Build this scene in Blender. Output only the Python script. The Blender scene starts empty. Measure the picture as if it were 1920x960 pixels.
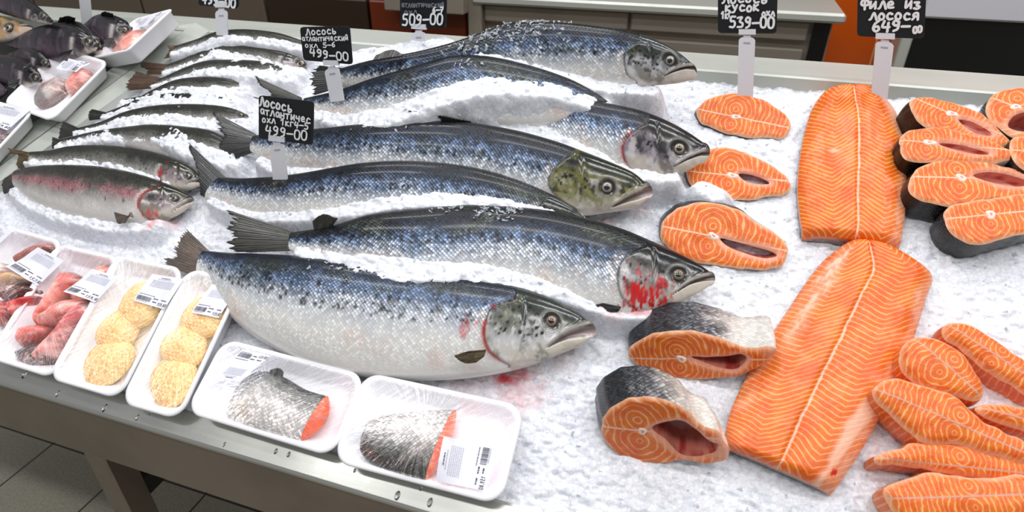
import bpy, math, random
import numpy as np
from mathutils import Matrix, Vector
from mathutils.geometry import delaunay_2d_cdt

# ------------------------------------------------------------------ camera, world, lights, exposure
scn = bpy.context.scene
COL = scn.collection
F, CX, CY = 1150.0, 960.0, 480.0             # focal length in pixels of the 1920 x 960 frame
S = 0.88                                      # metres per unit
PA, PB, PC = 0.92, 0.174, 0.52                # the display bed as a plane seen by the camera
CAMZ = 1.55
_n = -np.array([PB, PC, PA]); _n /= np.linalg.norm(_n)          # camera frame: x right, y down, z forward
_up = np.array([0, -math.cos(math.radians(31)), -math.sin(math.radians(31))])
_ex = np.cross(_n, _up); _ex /= np.linalg.norm(_ex)
if _ex[0] < 0: _ex = -_ex
_yw = np.cross(_up, _ex)
C2W = np.array([_ex, _yw, _up])               # rows: world axes in the camera frame
def w_of(v): return C2W @ np.asarray(v, float)
CAM = np.array([0, 0, CAMZ])
cam = bpy.data.cameras.new('camera'); cam_o = bpy.data.objects.new('camera', cam); COL.objects.link(cam_o)
cam.sensor_width = 36; cam.lens = 36 * F / 1920; cam.clip_start = 0.02
_r, _u, _b = w_of((1, 0, 0)), w_of((0, -1, 0)), w_of((0, 0, -1))
M = Matrix.Identity(4)
for i in range(3):
    M[i][0], M[i][1], M[i][2], M[i][3] = _r[i], _u[i], _b[i], CAM[i]
cam_o.matrix_world = M
scn.camera = cam_o
cam.dof.use_dof = True; cam.dof.focus_distance = 1.0; cam.dof.aperture_fstop = 5.0      # the back of the shop is soft
vs = scn.view_settings
vs.view_transform = 'Standard'; vs.look = 'None'; vs.gamma = 1; vs.use_curve_mapping = False
vs.exposure = 0.06
wd = bpy.data.worlds.new('world'); scn.world = wd; wd.use_nodes = True
wd.node_tree.nodes['Background'].inputs[0].default_value = (0.95, 0.97, 1.0, 1)
wd.node_tree.nodes['Background'].inputs[1].default_value = 0.30
def area(name, loc, size, size_y, power, rot=(0, 0, 0), col=(1, 1, 1)):
    l = bpy.data.lights.new(name, 'AREA'); l.shape = 'RECTANGLE'; l.size = size; l.size_y = size_y
    l.energy = power; l.color = col
    o = bpy.data.objects.new(name, l); o.location = loc; o.rotation_euler = rot; COL.objects.link(o); return o
for y in (-0.45, 0.45, 1.4):                 # three rows of ceiling strip lamps
    for x in (-1.65, -0.55, 0.55, 1.65):
        area('ceiling_lamp', (x, y, 3.1), 0.8, 0.13, 7.2)

# ------------------------------------------------------------------ bed frame
def unit(v): v = np.asarray(v, float); return v / np.linalg.norm(v)
NB = w_of(_n)                                 # bed normal in the world
EX = np.array([1.0, 0, 0]); EX = unit(EX - NB * EX.dot(NB)); EY = np.cross(NB, EX)
_mid = np.array([0, 0, 1.0]) * S / PA         # the plane point on the optical axis
O = CAM + w_of(_mid)
BED = Matrix(((EX[0], EY[0], NB[0], O[0]), (EX[1], EY[1], NB[1], O[1]), (EX[2], EY[2], NB[2], O[2]), (0, 0, 0, 1)))
B3 = np.array([EX, EY, NB])
def ray(px, py): return w_of(((px - CX) / F, (py - CY) / F, 1.0))
def to_bed(w): return B3 @ (np.asarray(w) - O)
def to_world(b): return O + np.asarray(b) @ B3
def pix(px, py, r=0.0):                       # bed coordinates of the bed-parallel plane at height r under a pixel
    d = ray(px, py); t = (r - NB.dot(CAM - O)) / NB.dot(d)
    return to_bed(CAM + d * t)
CAMB = to_bed(CAM)
def pix_plane(px, py, o, n):                  # bed coords; plane through o with normal n (bed coords)
    d = B3 @ ray(px, py); t = np.dot(n, o - CAMB) / np.dot(n, d)
    return CAMB + d * t
def wpix(px, py, o, n):                       # world coords version
    d = ray(px, py); t = np.dot(n, np.asarray(o) - CAM) / np.dot(n, d); return CAM + d * t
def proj(b):                                  # bed coords -> pixel
    w = to_world(b) - CAM; c = w @ C2W
    return np.stack([CX + F * c[..., 0] / c[..., 2], CY + F * c[..., 1] / c[..., 2]], -1)

# ------------------------------------------------------------------ small maths
def lin(c): 
    c = np.asarray(c, float) / 255.0
    return np.where(c <= 0.04045, c / 12.92, ((c + 0.055) / 1.055) ** 2.4)
def L4(c): return tuple(lin(c)) + (1.0,)
def sstep(a, b, x):
    t = np.clip((x - a) / (b - a), 0, 1); return t * t * (3 - 2 * t)
def _hash(ix, iy, seed):
    h = (ix.astype(np.int64) * 374761393 + iy.astype(np.int64) * 668265263 + seed * 1442695041) & 0xffffffff
    h = ((h ^ (h >> 13)) * 1274126177) & 0xffffffff
    return ((h ^ (h >> 16)) & 0xffff) / 65535.0
def vnoise(x, y, seed=0):
    x = np.asarray(x, float); y = np.asarray(y, float)
    ix = np.floor(x); iy = np.floor(y); fx = x - ix; fy = y - iy
    fx = fx * fx * (3 - 2 * fx); fy = fy * fy * (3 - 2 * fy)
    a = _hash(ix, iy, seed); b = _hash(ix + 1, iy, seed); c = _hash(ix, iy + 1, seed); d = _hash(ix + 1, iy + 1, seed)
    return (a * (1 - fx) + b * fx) * (1 - fy) + (c * (1 - fx) + d * fx) * fy
def fbm(x, y, seed=0, o=4):
    s = 0; a = 0.5
    for k in range(o): s = s + a * vnoise(x * 2 ** k, y * 2 ** k, seed + k * 17); a *= 0.5
    return s
def worley(x, y, seed=0):                     # distance to the nearest cell point, its id, and the gap to the second
    ix = np.floor(x); iy = np.floor(y); d1 = np.full(x.shape, 9.0); d2 = d1.copy(); idn = np.zeros(x.shape)
    for dx in (-1, 0, 1):
        for dy in (-1, 0, 1):
            cx = ix + dx; cy = iy + dy
            px = cx + _hash(cx, cy, seed); py = cy + _hash(cx, cy, seed + 5)
            d = np.hypot(px - x, py - y); h = _hash(cx, cy, seed + 9)
            near = d < d1
            d2 = np.where(near, d1, np.minimum(d2, d)); idn = np.where(near, h, idn); d1 = np.where(near, d, d1)
    return d1, d2, idn
def spline(pts, n, closed=False):             # Catmull-Rom through pts, n samples evenly by length
    P = np.asarray(pts, float)
    if closed: Q = np.vstack([P[-1], P, P[0], P[1]])
    else: Q = np.vstack([2 * P[0] - P[1], P, 2 * P[-1] - P[-2]])
    out = []
    for i in range(1, len(Q) - 2):
        t = np.linspace(0, 1, 24, endpoint=False)[:, None]
        a, b, c, d = Q[i - 1], Q[i], Q[i + 1], Q[i + 2]
        out.append(0.5 * (2 * b + (c - a) * t + (2 * a - 5 * b + 4 * c - d) * t ** 2 + (3 * b - a - 3 * c + d) * t ** 3))
    out = np.vstack(out + [Q[-2][None]])
    L = np.concatenate([[0], np.cumsum(np.linalg.norm(np.diff(out, axis=0), axis=1))])
    s = np.linspace(0, L[-1], n, endpoint=not closed)
    return np.stack([np.interp(s, L, out[:, k]) for k in range(out.shape[1])], 1)
def resample(pts, n):
    P = np.asarray(pts, float); L = np.concatenate([[0], np.cumsum(np.linalg.norm(np.diff(P, axis=0), axis=1))])
    s = np.linspace(0, L[-1], n); return np.stack([np.interp(s, L, P[:, k]) for k in range(P.shape[1])], 1)
def inside(pts, poly):
    x, y = pts[:, 0], pts[:, 1]; r = np.zeros(len(pts), bool); n = len(poly)
    for i in range(n):
        x1, y1 = poly[i][:2]; x2, y2 = poly[i - 1][:2]
        if y1 == y2: continue
        c = (y1 > y) != (y2 > y); r ^= c & (x < (x2 - x1) * (y - y1) / (y2 - y1) + x1)
    return r
def poly_dist(x, y, P, closed=False):         # distance to a polyline, with the running index
    best = np.full(np.shape(x), 1e9); idx = np.zeros(np.shape(x))
    n = len(P)
    for i in range(n if closed else n - 1):
        a = P[i]; b = P[(i + 1) % n]; d = b[:2] - a[:2]; l2 = d.dot(d) + 1e-12
        t = np.clip(((x - a[0]) * d[0] + (y - a[1]) * d[1]) / l2, 0, 1)
        e = np.hypot(x - a[0] - t * d[0], y - a[1] - t * d[1]); m = e < best
        best = np.where(m, e, best); idx = np.where(m, i + t, idx)
    return best, idx

# ------------------------------------------------------------------ objects
def empty(name, label, cat, base, group=None, bed=True):
    o = bpy.data.objects.new(name, None); COL.objects.link(o); o.empty_display_size = 0.02
    base = np.asarray(base, float)
    o.matrix_world = (BED @ Matrix.Translation(base)) if bed else Matrix.Translation(base)
    o['label'] = label; o['category'] = cat
    if group: o['group'] = group
    OFF[o.name] = base
    return o
OFF = {}
def tag(o, label, cat, group=None):
    o['label'] = label; o['category'] = cat
    if group: o['group'] = group
    return o
def mesh(name, V, Fc, mat, parent=None, col=None, uvw=None, fl=None, smooth=True, bed=True, label=None, kind=None, mats=None, fmat=None):
    """V in bed (or world) coordinates; children are stored relative to their thing's base."""
    V = np.asarray(V, float).reshape(-1, 3)
    top = parent
    while top is not None and top.parent is not None: top = top.parent
    if top is not None:
        V = V - OFF.get(top.name, 0)
    me = bpy.data.meshes.new(name)
    me.from_pydata(V.tolist() if len(V) < 3000 else [tuple(v) for v in V.tolist()], [], Fc if isinstance(Fc, list) else Fc.tolist())
    if col is not None:
        c = np.ones((len(V), 4)); c[:, :3] = np.broadcast_to(np.asarray(col), (len(V), 3)) if np.ndim(col) == 1 else col
        a = me.color_attributes.new('Col', 'FLOAT_COLOR', 'POINT'); a.data.foreach_set('color', np.clip(c, 0, 1).ravel())
    if uvw is not None:
        u = np.zeros((len(V), 3)); uvw = np.asarray(uvw); u[:, :uvw.shape[1]] = uvw
        a = me.attributes.new('uvw', 'FLOAT_VECTOR', 'POINT'); a.data.foreach_set('vector', u.ravel())
    if fl:
        for k, v in fl.items():
            a = me.attributes.new(k, 'FLOAT', 'POINT'); a.data.foreach_set('value', np.broadcast_to(np.asarray(v, float), (len(V),)).copy())
    if smooth: me.polygons.foreach_set('use_smooth', [True] * len(me.polygons))
    if mats:
        for m in mats: me.materials.append(m)
        me.polygons.foreach_set('material_index', fmat)
    elif mat: me.materials.append(mat)
    me.update()
    o = bpy.data.objects.new(name, me); COL.objects.link(o)
    if parent is not None: o.parent = parent
    elif bed: o.matrix_world = BED
    if label: o['label'] = label
    if kind: o['kind'] = kind
    return o
def grid_faces(nu, nv, wrap=False, flip=False):
    i = np.arange(nu - 1)[:, None]; jn = nv if wrap else nv - 1; j = np.arange(jn)[None, :]
    a = i * nv + j; b = i * nv + (j + 1) % nv; c = (i + 1) * nv + (j + 1) % nv; d = (i + 1) * nv + j
    f = np.stack([a, b, c, d] if not flip else [a, d, c, b], -1).reshape(-1, 4)
    return f
def box_vf(lo, hi, bev=0.0):
    x0, y0, z0 = lo; x1, y1, z1 = hi
    if bev <= 0:
        V = [(x0, y0, z0), (x1, y0, z0), (x1, y1, z0), (x0, y1, z0), (x0, y0, z1), (x1, y0, z1), (x1, y1, z1), (x0, y1, z1)]
        return V, [(0, 3, 2, 1), (4, 5, 6, 7), (0, 1, 5, 4), (1, 2, 6, 5), (2, 3, 7, 6), (3, 0, 4, 7)]
    b = bev; V = []
    for (z, k) in ((z0, b), (z0 + b, 0), (z1 - b, 0), (z1, b)):
        V += [(x0 + b, y0 + k, z), (x1 - b, y0 + k, z), (x1 - k, y0 + b, z), (x1 - k, y1 - b, z), (x1 - b, y1 - k, z), (x0 + b, y1 - k, z), (x0 + k, y1 - b, z), (x0 + k, y0 + b, z)]
    Fc = [tuple(range(7, -1, -1)), tuple(range(24, 32))]
    for r in range(3):
        for i in range(8): Fc.append((r * 8 + i, r * 8 + (i + 1) % 8, r * 8 + 8 + (i + 1) % 8, r * 8 + 8 + i))
    return V, Fc
def prism(P, down):                           # polygon P (n x 3) extruded by a vector
    P = np.asarray(P, float); n = len(P); V = np.vstack([P, P + np.asarray(down)])
    Fc = [tuple(range(n)), tuple(range(2 * n - 1, n - 1, -1))] + [((i + 1) % n, i, i + n, (i + 1) % n + n) for i in range(n)]
    return V, Fc
def join(parts):
    V = []; Fc = []; n = 0
    for v, f in parts:
        v = np.asarray(v, float).reshape(-1, 3); V.append(v); Fc += [tuple(int(i) + n for i in q) for q in (f if isinstance(f, list) else f.tolist())]; n += len(v)
    return np.vstack(V), Fc

# ------------------------------------------------------------------ materials
class NT:
    def __init__(s, name):
        s.mat = bpy.data.materials.new(name); s.mat.use_nodes = True; s.t = s.mat.node_tree
        s.b = s.t.nodes['Principled BSDF']; s.out = s.t.nodes['Material Output']
    def n(s, typ, **kw):
        x = s.t.nodes.new(typ)
        for k, v in kw.items(): setattr(x, k, v)
        return x
    def put(s, sock, v):
        if hasattr(v, 'is_linked') or isinstance(v, bpy.types.NodeSocket): s.t.links.new(v, sock)
        else: sock.default_value = v
    def m(s, op, a, b=None, c=None, clamp=False):
        x = s.n('ShaderNodeMath', operation=op, use_clamp=clamp)
        for i, v in enumerate((a, b, c)):
            if v is not None: s.put(x.inputs[i], v)
        return x.outputs[0]
    def mix(s, f, a, b, mode='MIX'):
        x = s.n('ShaderNodeMix', data_type='RGBA', blend_type=mode)
        s.put(x.inputs[0], f); s.put(x.inputs[6], a); s.put(x.inputs[7], b); return x.outputs[2]
    def rng(s, v, a, b, c=0.0, d=1.0, smooth=True):
        x = s.n('ShaderNodeMapRange', interpolation_type='SMOOTHSTEP' if smooth else 'LINEAR')
        for i, q in enumerate((v, a, b, c, d)): s.put(x.inputs[i], q)
        return x.outputs[0]
    def attr(s, name, what='Color'):
        x = s.n('ShaderNodeAttribute'); x.attribute_name = name; return x.outputs[what]
    def sep(s, v):
        x = s.n('ShaderNodeSeparateXYZ'); s.put(x.inputs[0], v); return x.outputs
    def comb(s, x, y, z=0.0):
        q = s.n('ShaderNodeCombineXYZ')
        for i, v in enumerate((x, y, z)): s.put(q.inputs[i], v)
        return q.outputs[0]
    def noise(s, vec, scale, detail=3, rough=0.55, dist=0.0, what=0):
        x = s.n('ShaderNodeTexNoise'); s.put(x.inputs['Vector'], vec)
        x.inputs['Scale'].default_value = scale; x.inputs['Detail'].default_value = detail; x.inputs['Roughness'].default_value = rough; x.inputs['Distortion'].default_value = dist
        return x.outputs[what]
    def vor(s, vec, scale, feature='F1', what=0):
        x = s.n('ShaderNodeTexVoronoi', feature=feature); s.put(x.inputs['Vector'], vec); x.inputs['Scale'].default_value = scale; return x.outputs[what]
    def obj(s): return s.n('ShaderNodeTexCoord').outputs['Object']
    def bump(s, h, strength=0.3, dist=0.002, normal=None):
        x = s.n('ShaderNodeBump'); x.inputs['Strength'].default_value = strength; x.inputs['Distance'].default_value = dist; s.put(x.inputs['Height'], h)
        if normal is not None: s.put(x.inputs['Normal'], normal)
        return x.outputs[0]
    def set(s, **kw):
        for k, v in kw.items(): s.put(s.b.inputs[k.replace('_', ' ')], v)
        return s.mat
def plain(name, rgb, rough=0.5, metal=0.0, spec=0.5, coat=0.0, bump=None):
    t = NT(name); t.set(Base_Color=L4(rgb), Roughness=rough, Metallic=metal, Specular_IOR_Level=spec, Coat_Weight=coat)
    if bump: t.set(Normal=t.bump(t.noise(t.obj(), bump[0], 4), bump[1], bump[2]))
    return t.mat

def m_skin(name, pitch, dark=0.35, spark=0.9, rough=0.27, metal=0.25):
    t = NT(name); col = t.attr('Col'); sc = t.attr('scl', 'Fac'); x, y, _ = t.sep(t.attr('uvw', 'Vector'))
    wob = t.noise(t.attr('uvw', 'Vector'), 40, 2)
    y2 = t.m('MULTIPLY', y, 1.25)
    y2 = t.m('ADD', y2, t.m('MULTIPLY', wob, 0.006))
    a = t.m('DIVIDE', t.m('ADD', x, y2), pitch); b = t.m('DIVIDE', t.m('SUBTRACT', x, y2), pitch)
    fa = t.m('FRACT', a); fb = t.m('FRACT', b)
    edge = t.rng(t.m('MINIMUM', t.m('SUBTRACT', 1.0, fa), t.m('SUBTRACT', 1.0, fb)), 0.0, 0.42)
    wn = t.n('ShaderNodeTexWhiteNoise'); wn.noise_dimensions = '2D'
    t.put(wn.inputs['Vector'], t.comb(t.m('FLOOR', a), t.m('FLOOR', b))); v = wn.outputs[0]
    patch = t.noise(t.attr('uvw', 'Vector'), 28, 3)
    # a scale: overlap shade painted dark on its rim, glints painted as random brightness
    f = t.m('MULTIPLY', t.rng(edge, 0, 1, dark, 1.0, False), t.m('ADD', 1 - spark * 0.5, t.m('MULTIPLY', t.m('POWER', v, 1.6), spark * 1.25)))
    f = t.m('MULTIPLY', f, t.rng(patch, 0.3, 0.7, 0.82, 1.15))
    f = t.m('ADD', 1.0, t.m('MULTIPLY', sc, t.m('SUBTRACT', f, 1.0)))
    vm = t.n('ShaderNodeVectorMath', operation='SCALE'); t.put(vm.inputs[0], col); t.put(vm.inputs['Scale'], f)
    h = t.m('MULTIPLY', t.m('ADD', t.m('MULTIPLY', edge, 0.6), t.m('MULTIPLY', v, 0.7)), sc)
    n1 = t.bump(h, 0.55, 0.0012)
    n2 = t.bump(t.noise(t.attr('uvw', 'Vector'), 160, 3), 0.25, 0.0008, n1)
    t.set(Base_Color=vm.outputs[0], Roughness=t.m('ADD', 0.17, t.m('MULTIPLY', sc, t.rng(v, 0, 1, rough - 0.15, rough + 0.0, False))), Metallic=t.m('MULTIPLY', sc, metal), Specular_IOR_Level=0.5, Coat_Weight=0.16, Coat_Roughness=0.1, Normal=n2)
    return t.mat
M_SKIN = m_skin('salmon_skin', 0.0064, 0.22, 1.25, 0.24, 0.3)
M_TROUT = m_skin('trout_skin', 0.004, 0.6, 0.5, 0.25, 0.15)
M_CARP = m_skin('dark_fish_skin', 0.006, 0.7, 0.4, 0.3, 0.05)
t = NT('fin_membrane'); t.set(Base_Color=t.attr('Col'), Roughness=0.35, Specular_IOR_Level=0.6, Coat_Weight=0.3, Normal=t.bump(t.noise(t.obj(), 220, 3), 0.3, 0.001)); M_FIN = t.mat
t = NT('fish_eye'); t.set(Base_Color=t.attr('Col'), Roughness=0.06, Specular_IOR_Level=0.7, Coat_Weight=1.0, Coat_Roughness=0.02); M_EYE = t.mat
t = NT('wet_tissue'); t.set(Base_Color=t.attr('Col'), Roughness=0.28, Specular_IOR_Level=0.55, Coat_Weight=0.35, Coat_Roughness=0.15, Subsurface_Weight=0.0, Normal=t.bump(t.noise(t.obj(), 130, 4), 0.35, 0.0015)); M_TISSUE = t.mat

def m_flesh(name, kind):
    t = NT(name); u = t.attr('uvw', 'Vector'); x, y, z = t.sep(u)
    wn = t.noise(u, 30, 2); wn2 = t.noise(u, 95, 3); big = t.noise(u, 16, 3)
    if kind == 'steak':
        ya = t.m('ABSOLUTE', y)
        def dist(cx, cy, kx, ky):
            return t.m('SQRT', t.m('ADD', t.m('POWER', t.m('MULTIPLY', t.m('SUBTRACT', x, cx), kx), 2.0), t.m('POWER', t.m('MULTIPLY', t.m('SUBTRACT', ya, cy), ky), 2.0)))
        # seed whorls either side of the backbone; z carries the size of the slice
        d1 = dist(-0.08, 0.3, 1.0, 0.95)
        d2 = t.m('ADD', dist(-0.62, 0.22, 1.5, 0.9), 0.05)
        d3 = t.m('ADD', dist(0.62, 0.30, 0.55, 2.0), 0.10)
        d = d1
        ph = t.m('ADD', t.m('MULTIPLY', d, 6.6), t.m('ADD', t.m('MULTIPLY', wn, 0.0), t.m('MULTIPLY', t.noise(u, 1.7, 3), 2.0)))
        mid = t.m('SUBTRACT', 1.0, t.rng(t.m('ADD', ya, t.m('MULTIPLY', t.noise(u, 7, 2), 0.03)), 0.015, 0.055))
        fade = t.noise(u, 3.1, 3)
        fine = t.noise(u, 26, 3)
    else:
        ws = t.m('ABSOLUTE', y)
        # W-shaped muscle bands across the side
        zig = t.m('ABSOLUTE', t.m('SUBTRACT', ws, 0.48))
        ph = t.m('ADD', t.m('DIVIDE', x, 0.0076), t.m('MULTIPLY', t.m('POWER', zig, 1.15), z))
        ph = t.m('ADD', ph, t.m('MULTIPLY', t.noise(t.comb(t.m('MULTIPLY', x, 18.0), t.m('MULTIPLY', y, 1.7)), 1.0, 3), 1.7))
        mid = t.m('SUBTRACT', 1.0, t.rng(t.m('ADD', t.m('ABSOLUTE', t.m('ADD', y, t.m('MULTIPLY', t.m('SUBTRACT', t.noise(t.comb(t.m('MULTIPLY', x, 40.0), 0.0), 1.0, 2), 0.5), 0.06))), t.m('MULTIPLY', t.noise(t.comb(t.m('MULTIPLY', x, 130.0), t.m('MULTIPLY', y, 9.0)), 1.0, 2), 0.06)), 0.028, 0.06))
        fade = t.noise(t.comb(t.m('MULTIPLY', x, 22.0), t.m('MULTIPLY', y, 2.2)), 1.0, 3)
        fine = t.noise(t.comb(t.m('MULTIPLY', x, 160.0), t.m('MULTIPLY', y, 12.0)), 1.0, 3)
    w = t.m('ABSOLUTE', t.m('SUBTRACT', t.m('FRACT', ph), 0.5))
    line = t.m('SUBTRACT', 1.0, t.rng(w, 0.04, 0.19)); line = t.m('MULTIPLY', line, t.rng(fade, 0.3, 0.62, 0.35, 1.0))
    base = t.mix(t.rng(fade, 0.3, 0.75), L4((226, 94, 2)), L4((242, 130, 16)))
    base = t.mix(t.rng(fine, 0.35, 0.75, 0, 0.35), base, L4((208, 66, 2)))
    c = t.mix(t.m('MULTIPLY', line, 0.8), base, L4((253, 194, 142)))
    c = t.mix(t.m('MULTIPLY', mid, t.attr('mid', 'Fac')), c, t.mix(t.attr('grey', 'Fac'), L4((250, 205, 180)), L4((205, 165, 150))))
    c = t.mix(t.attr('fat', 'Fac'), c, t.attr('Col'))
    hgt = t.m('ADD', t.m('MULTIPLY', line, -0.35), t.m('MULTIPLY', fine, 0.8))
    t.set(Base_Color=c, Roughness=t.rng(fine, 0.3, 0.7, 0.26, 0.42), Specular_IOR_Level=0.4, Coat_Weight=0.1, Coat_Roughness=0.18, Subsurface_Weight=0.0, Normal=t.bump(hgt, 0.5, 0.0014))
    return t.mat
M_STEAK = m_flesh('salmon_steak_flesh', 'steak')
M_FILLET = m_flesh('salmon_fillet_flesh', 'fillet')

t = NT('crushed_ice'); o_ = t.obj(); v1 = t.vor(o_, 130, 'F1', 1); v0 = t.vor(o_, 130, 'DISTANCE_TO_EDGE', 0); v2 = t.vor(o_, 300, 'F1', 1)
nz = t.noise(o_, 90, 4, 0.7)
lum = t.m('ADD', t.m('MULTIPLY', t.sep(v1)[0], 0.55), t.m('MULTIPLY', t.sep(v2)[1], 0.45))
ci = t.mix(t.rng(lum, 0.1, 0.9, 0, 1), L4((224, 227, 235)), L4((248, 248, 252)))
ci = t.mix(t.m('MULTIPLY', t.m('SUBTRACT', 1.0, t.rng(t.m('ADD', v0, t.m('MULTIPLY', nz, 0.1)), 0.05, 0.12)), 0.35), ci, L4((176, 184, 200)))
ci = t.mix(t.attr('stain', 'Fac'), ci, t.attr('Col'))
hh = t.m('ADD', t.m('ADD', t.m('MULTIPLY', t.sep(v1)[1], 0.7), t.m('MULTIPLY', t.sep(v2)[0], 0.4)), t.m('MULTIPLY', nz, 0.8))
t.set(Base_Color=ci, Roughness=t.rng(lum, 0.2, 0.8, 0.22, 0.5), Specular_IOR_Level=0.45, Normal=t.bump(hh, 0.36, 0.0026)); M_ICE = t.mat
t = NT('ice_chip'); t.set(Base_Color=L4((240, 244, 250)), Roughness=0.12, Specular_IOR_Level=0.6, Transmission_Weight=0.55, IOR=1.2, Normal=t.bump(t.noise(t.obj(), 180, 3), 0.4, 0.002)); M_CHIP = t.mat

def m_steel(name, rgb, rough, axis=0, metal=0.9):
    t = NT(name); x, y, z = t.sep(t.obj())
    br = t.noise(t.comb(t.m('MULTIPLY', x, 2.0 if axis == 0 else 300.0), t.m('MULTIPLY', y, 300.0 if axis == 0 else 2.0), t.m('MULTIPLY', z, 300.0)), 1.0, 3)
    cl = t.noise(t.obj(), 6, 4)
    c = t.mix(t.rng(cl, 0.35, 0.7, 0, 0.35), L4(rgb), L4([v * 0.82 for v in rgb]))
    t.set(Base_Color=c, Roughness=t.rng(cl, 0.3, 0.7, rough, rough + 0.12), Metallic=metal, Normal=t.bump(br, 0.06, 0.0006)); return t.mat
M_STEEL = m_steel('brushed_steel', (196, 196, 190), 0.24)
M_STEEL2 = m_steel('dull_steel', (206, 208, 200), 0.42, 0, 0.55)
M_LEDGE = m_steel('pale_ledge', (206, 210, 202), 0.38, 0, 0.25)
M_APRON = m_steel('steel_apron', (150, 138, 130), 0.3)
M_WORK = m_steel('grey_steel_front', (150, 140, 128), 0.45, 0, 0.4)
M_FOAM = plain('white_foam', (240, 239, 242), 0.45, bump=(260, 0.12, 0.0008))
M_BOARD = plain('black_chalkboard', (22, 24, 29), 0.45, bump=(90, 0.15, 0.0006))
M_CHALK = plain('white_marker', (243, 244, 246), 0.7)
M_CHALK2 = plain('faded_marker', (118, 122, 132), 0.8)
M_PLASTIC = plain('white_plastic', (234, 234, 240), 0.35)
M_PAPER = plain('label_paper', (240, 240, 250), 0.5)
M_INK = plain('label_ink', (70, 70, 84), 0.6)
M_INK2 = plain('label_small_print', (176, 176, 192), 0.6)
M_BLACK = plain('black_enamel', (8, 8, 9), 0.35)
M_DARK = plain('dark_rubber', (30, 26, 24), 0.6)
M_WATER = NT('water').set(Base_Color=(1, 1, 1, 1), Roughness=0.02, Transmission_Weight=1.0, IOR=1.33)
# cling film: clear, shiny, with stretched creases
t = NT('cling_film'); x, y, z = t.sep(t.attr('uvw', 'Vector'))
fr = t.n('ShaderNodeFresnel'); fr.inputs['IOR'].default_value = 1.45
rad = t.m('MULTIPLY', t.m('ARCTAN2', y, x), 9.0)
w1 = t.noise(t.comb(t.m('MULTIPLY', t.m('ADD', x, y), 9.0), t.m('MULTIPLY', t.m('SUBTRACT', y, x), 120.0), z), 1.0, 2)
w2 = t.noise(t.comb(rad, t.m('MULTIPLY', t.m('SQRT', t.m('ADD', t.m('MULTIPLY', x, x), t.m('MULTIPLY', y, y))), 14.0), z), 1.0, 4, 0.6)
nb = t.bump(t.m('ADD', t.m('MULTIPLY', w1, 0.45), w2), 1.0, 0.024); t.put(fr.inputs['Normal'], nb)
tr = t.n('ShaderNodeBsdfTransparent'); tr.inputs[0].default_value = (0.97, 0.97, 0.98, 1)
gl = t.n('ShaderNodeBsdfGlossy'); gl.inputs['Roughness'].default_value = 0.035; t.put(gl.inputs['Normal'], nb)
k_ = t.m('MULTIPLY', fr.outputs[0], 0.8, clamp=True); t.put(gl.inputs[0], t.comb(k_, k_, k_))
mx = t.n('ShaderNodeAddShader'); t.put(mx.inputs[0], tr.outputs[0]); t.put(mx.inputs[1], gl.outputs[0])
t.t.links.new(mx.outputs[0], t.out.inputs[0]); M_FILM = t.mat
t = NT('breadcrumbs'); o_ = t.obj(); va = t.vor(o_, 420, 'F1', 1); nb_ = t.noise(o_, 22, 3)
c = t.mix(t.sep(va)[0], L4((216, 160, 92)), L4((246, 226, 178))); c = t.mix(t.rng(nb_, 0.4, 0.72, 0, 0.85), c, L4((246, 222, 160))); c = t.mix(t.rng(t.noise(o_, 35, 2), 0.55, 0.72, 0, 0.5), c, L4((222, 130, 60)))
t.set(Base_Color=c, Roughness=0.7, Normal=t.bump(t.m('ADD', t.sep(va)[1], t.noise(o_, 600, 2)), 0.7, 0.0016)); M_CRUMB = t.mat
# ------------------------------------------------------------------ the room
def wobj(name, V, Fc, mat, kind=None, smooth=False): return mesh(name, V, Fc, mat, bed=False, smooth=smooth, kind=kind)
t = NT('floor_tiles'); ox, oy, oz = t.sep(t.obj())
TS = 0.305
gx = t.m('ABSOLUTE', t.m('SUBTRACT', t.m('FRACT', t.m('DIVIDE', t.m('ADD', ox, 0.0), TS)), 0.5)); gy = t.m('ABSOLUTE', t.m('SUBTRACT', t.m('FRACT', t.m('DIVIDE', t.m('ADD', oy, 0.0), TS)), 0.5))
gr = t.rng(t.m('MAXIMUM', gx, gy), 0.488, 0.493)
sp = t.noise(t.obj(), 140, 4, 0.7)
c = t.mix(t.rng(sp, 0.35, 0.65), L4((150, 146, 130)), L4((172, 168, 152)))
t.set(Base_Color=t.mix(gr, c, L4((48, 46, 40))), Roughness=0.38, Normal=t.bump(t.m('ADD', t.m('MULTIPLY', gr, -2.0), t.m('MULTIPLY', sp, 0.15)), 0.4, 0.002)); M_FLOOR = t.mat
fp = wpix(83, 926, (0, 0, 0), (0, 0, 1))      # a grout crossing seen in the photograph
V, Fc = box_vf((-7, -4, -0.1), (7, 6, 0.0)); V = np.array(V)
off = np.array([fp[0] + TS / 2, fp[1] + TS / 2, 0])
fl = wobj('floor', V - off, Fc, M_FLOOR, 'structure'); fl.location = off

FQ = pix(480, 870)[1]; IQ = pix(480, 806)[1]  # outer edge and ice edge of the front ledge (bed q)
BW = to_world(pix(1300, 153))                 # foot of the back rim on the bed
ZT = BW[2] + 0.022                            # height of the back ledge
LB = wpix(1300, 98, (0, 0, ZT), (0, 0, 1))    # its far edge
BQ = pix(1300, 153)[1]

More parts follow.
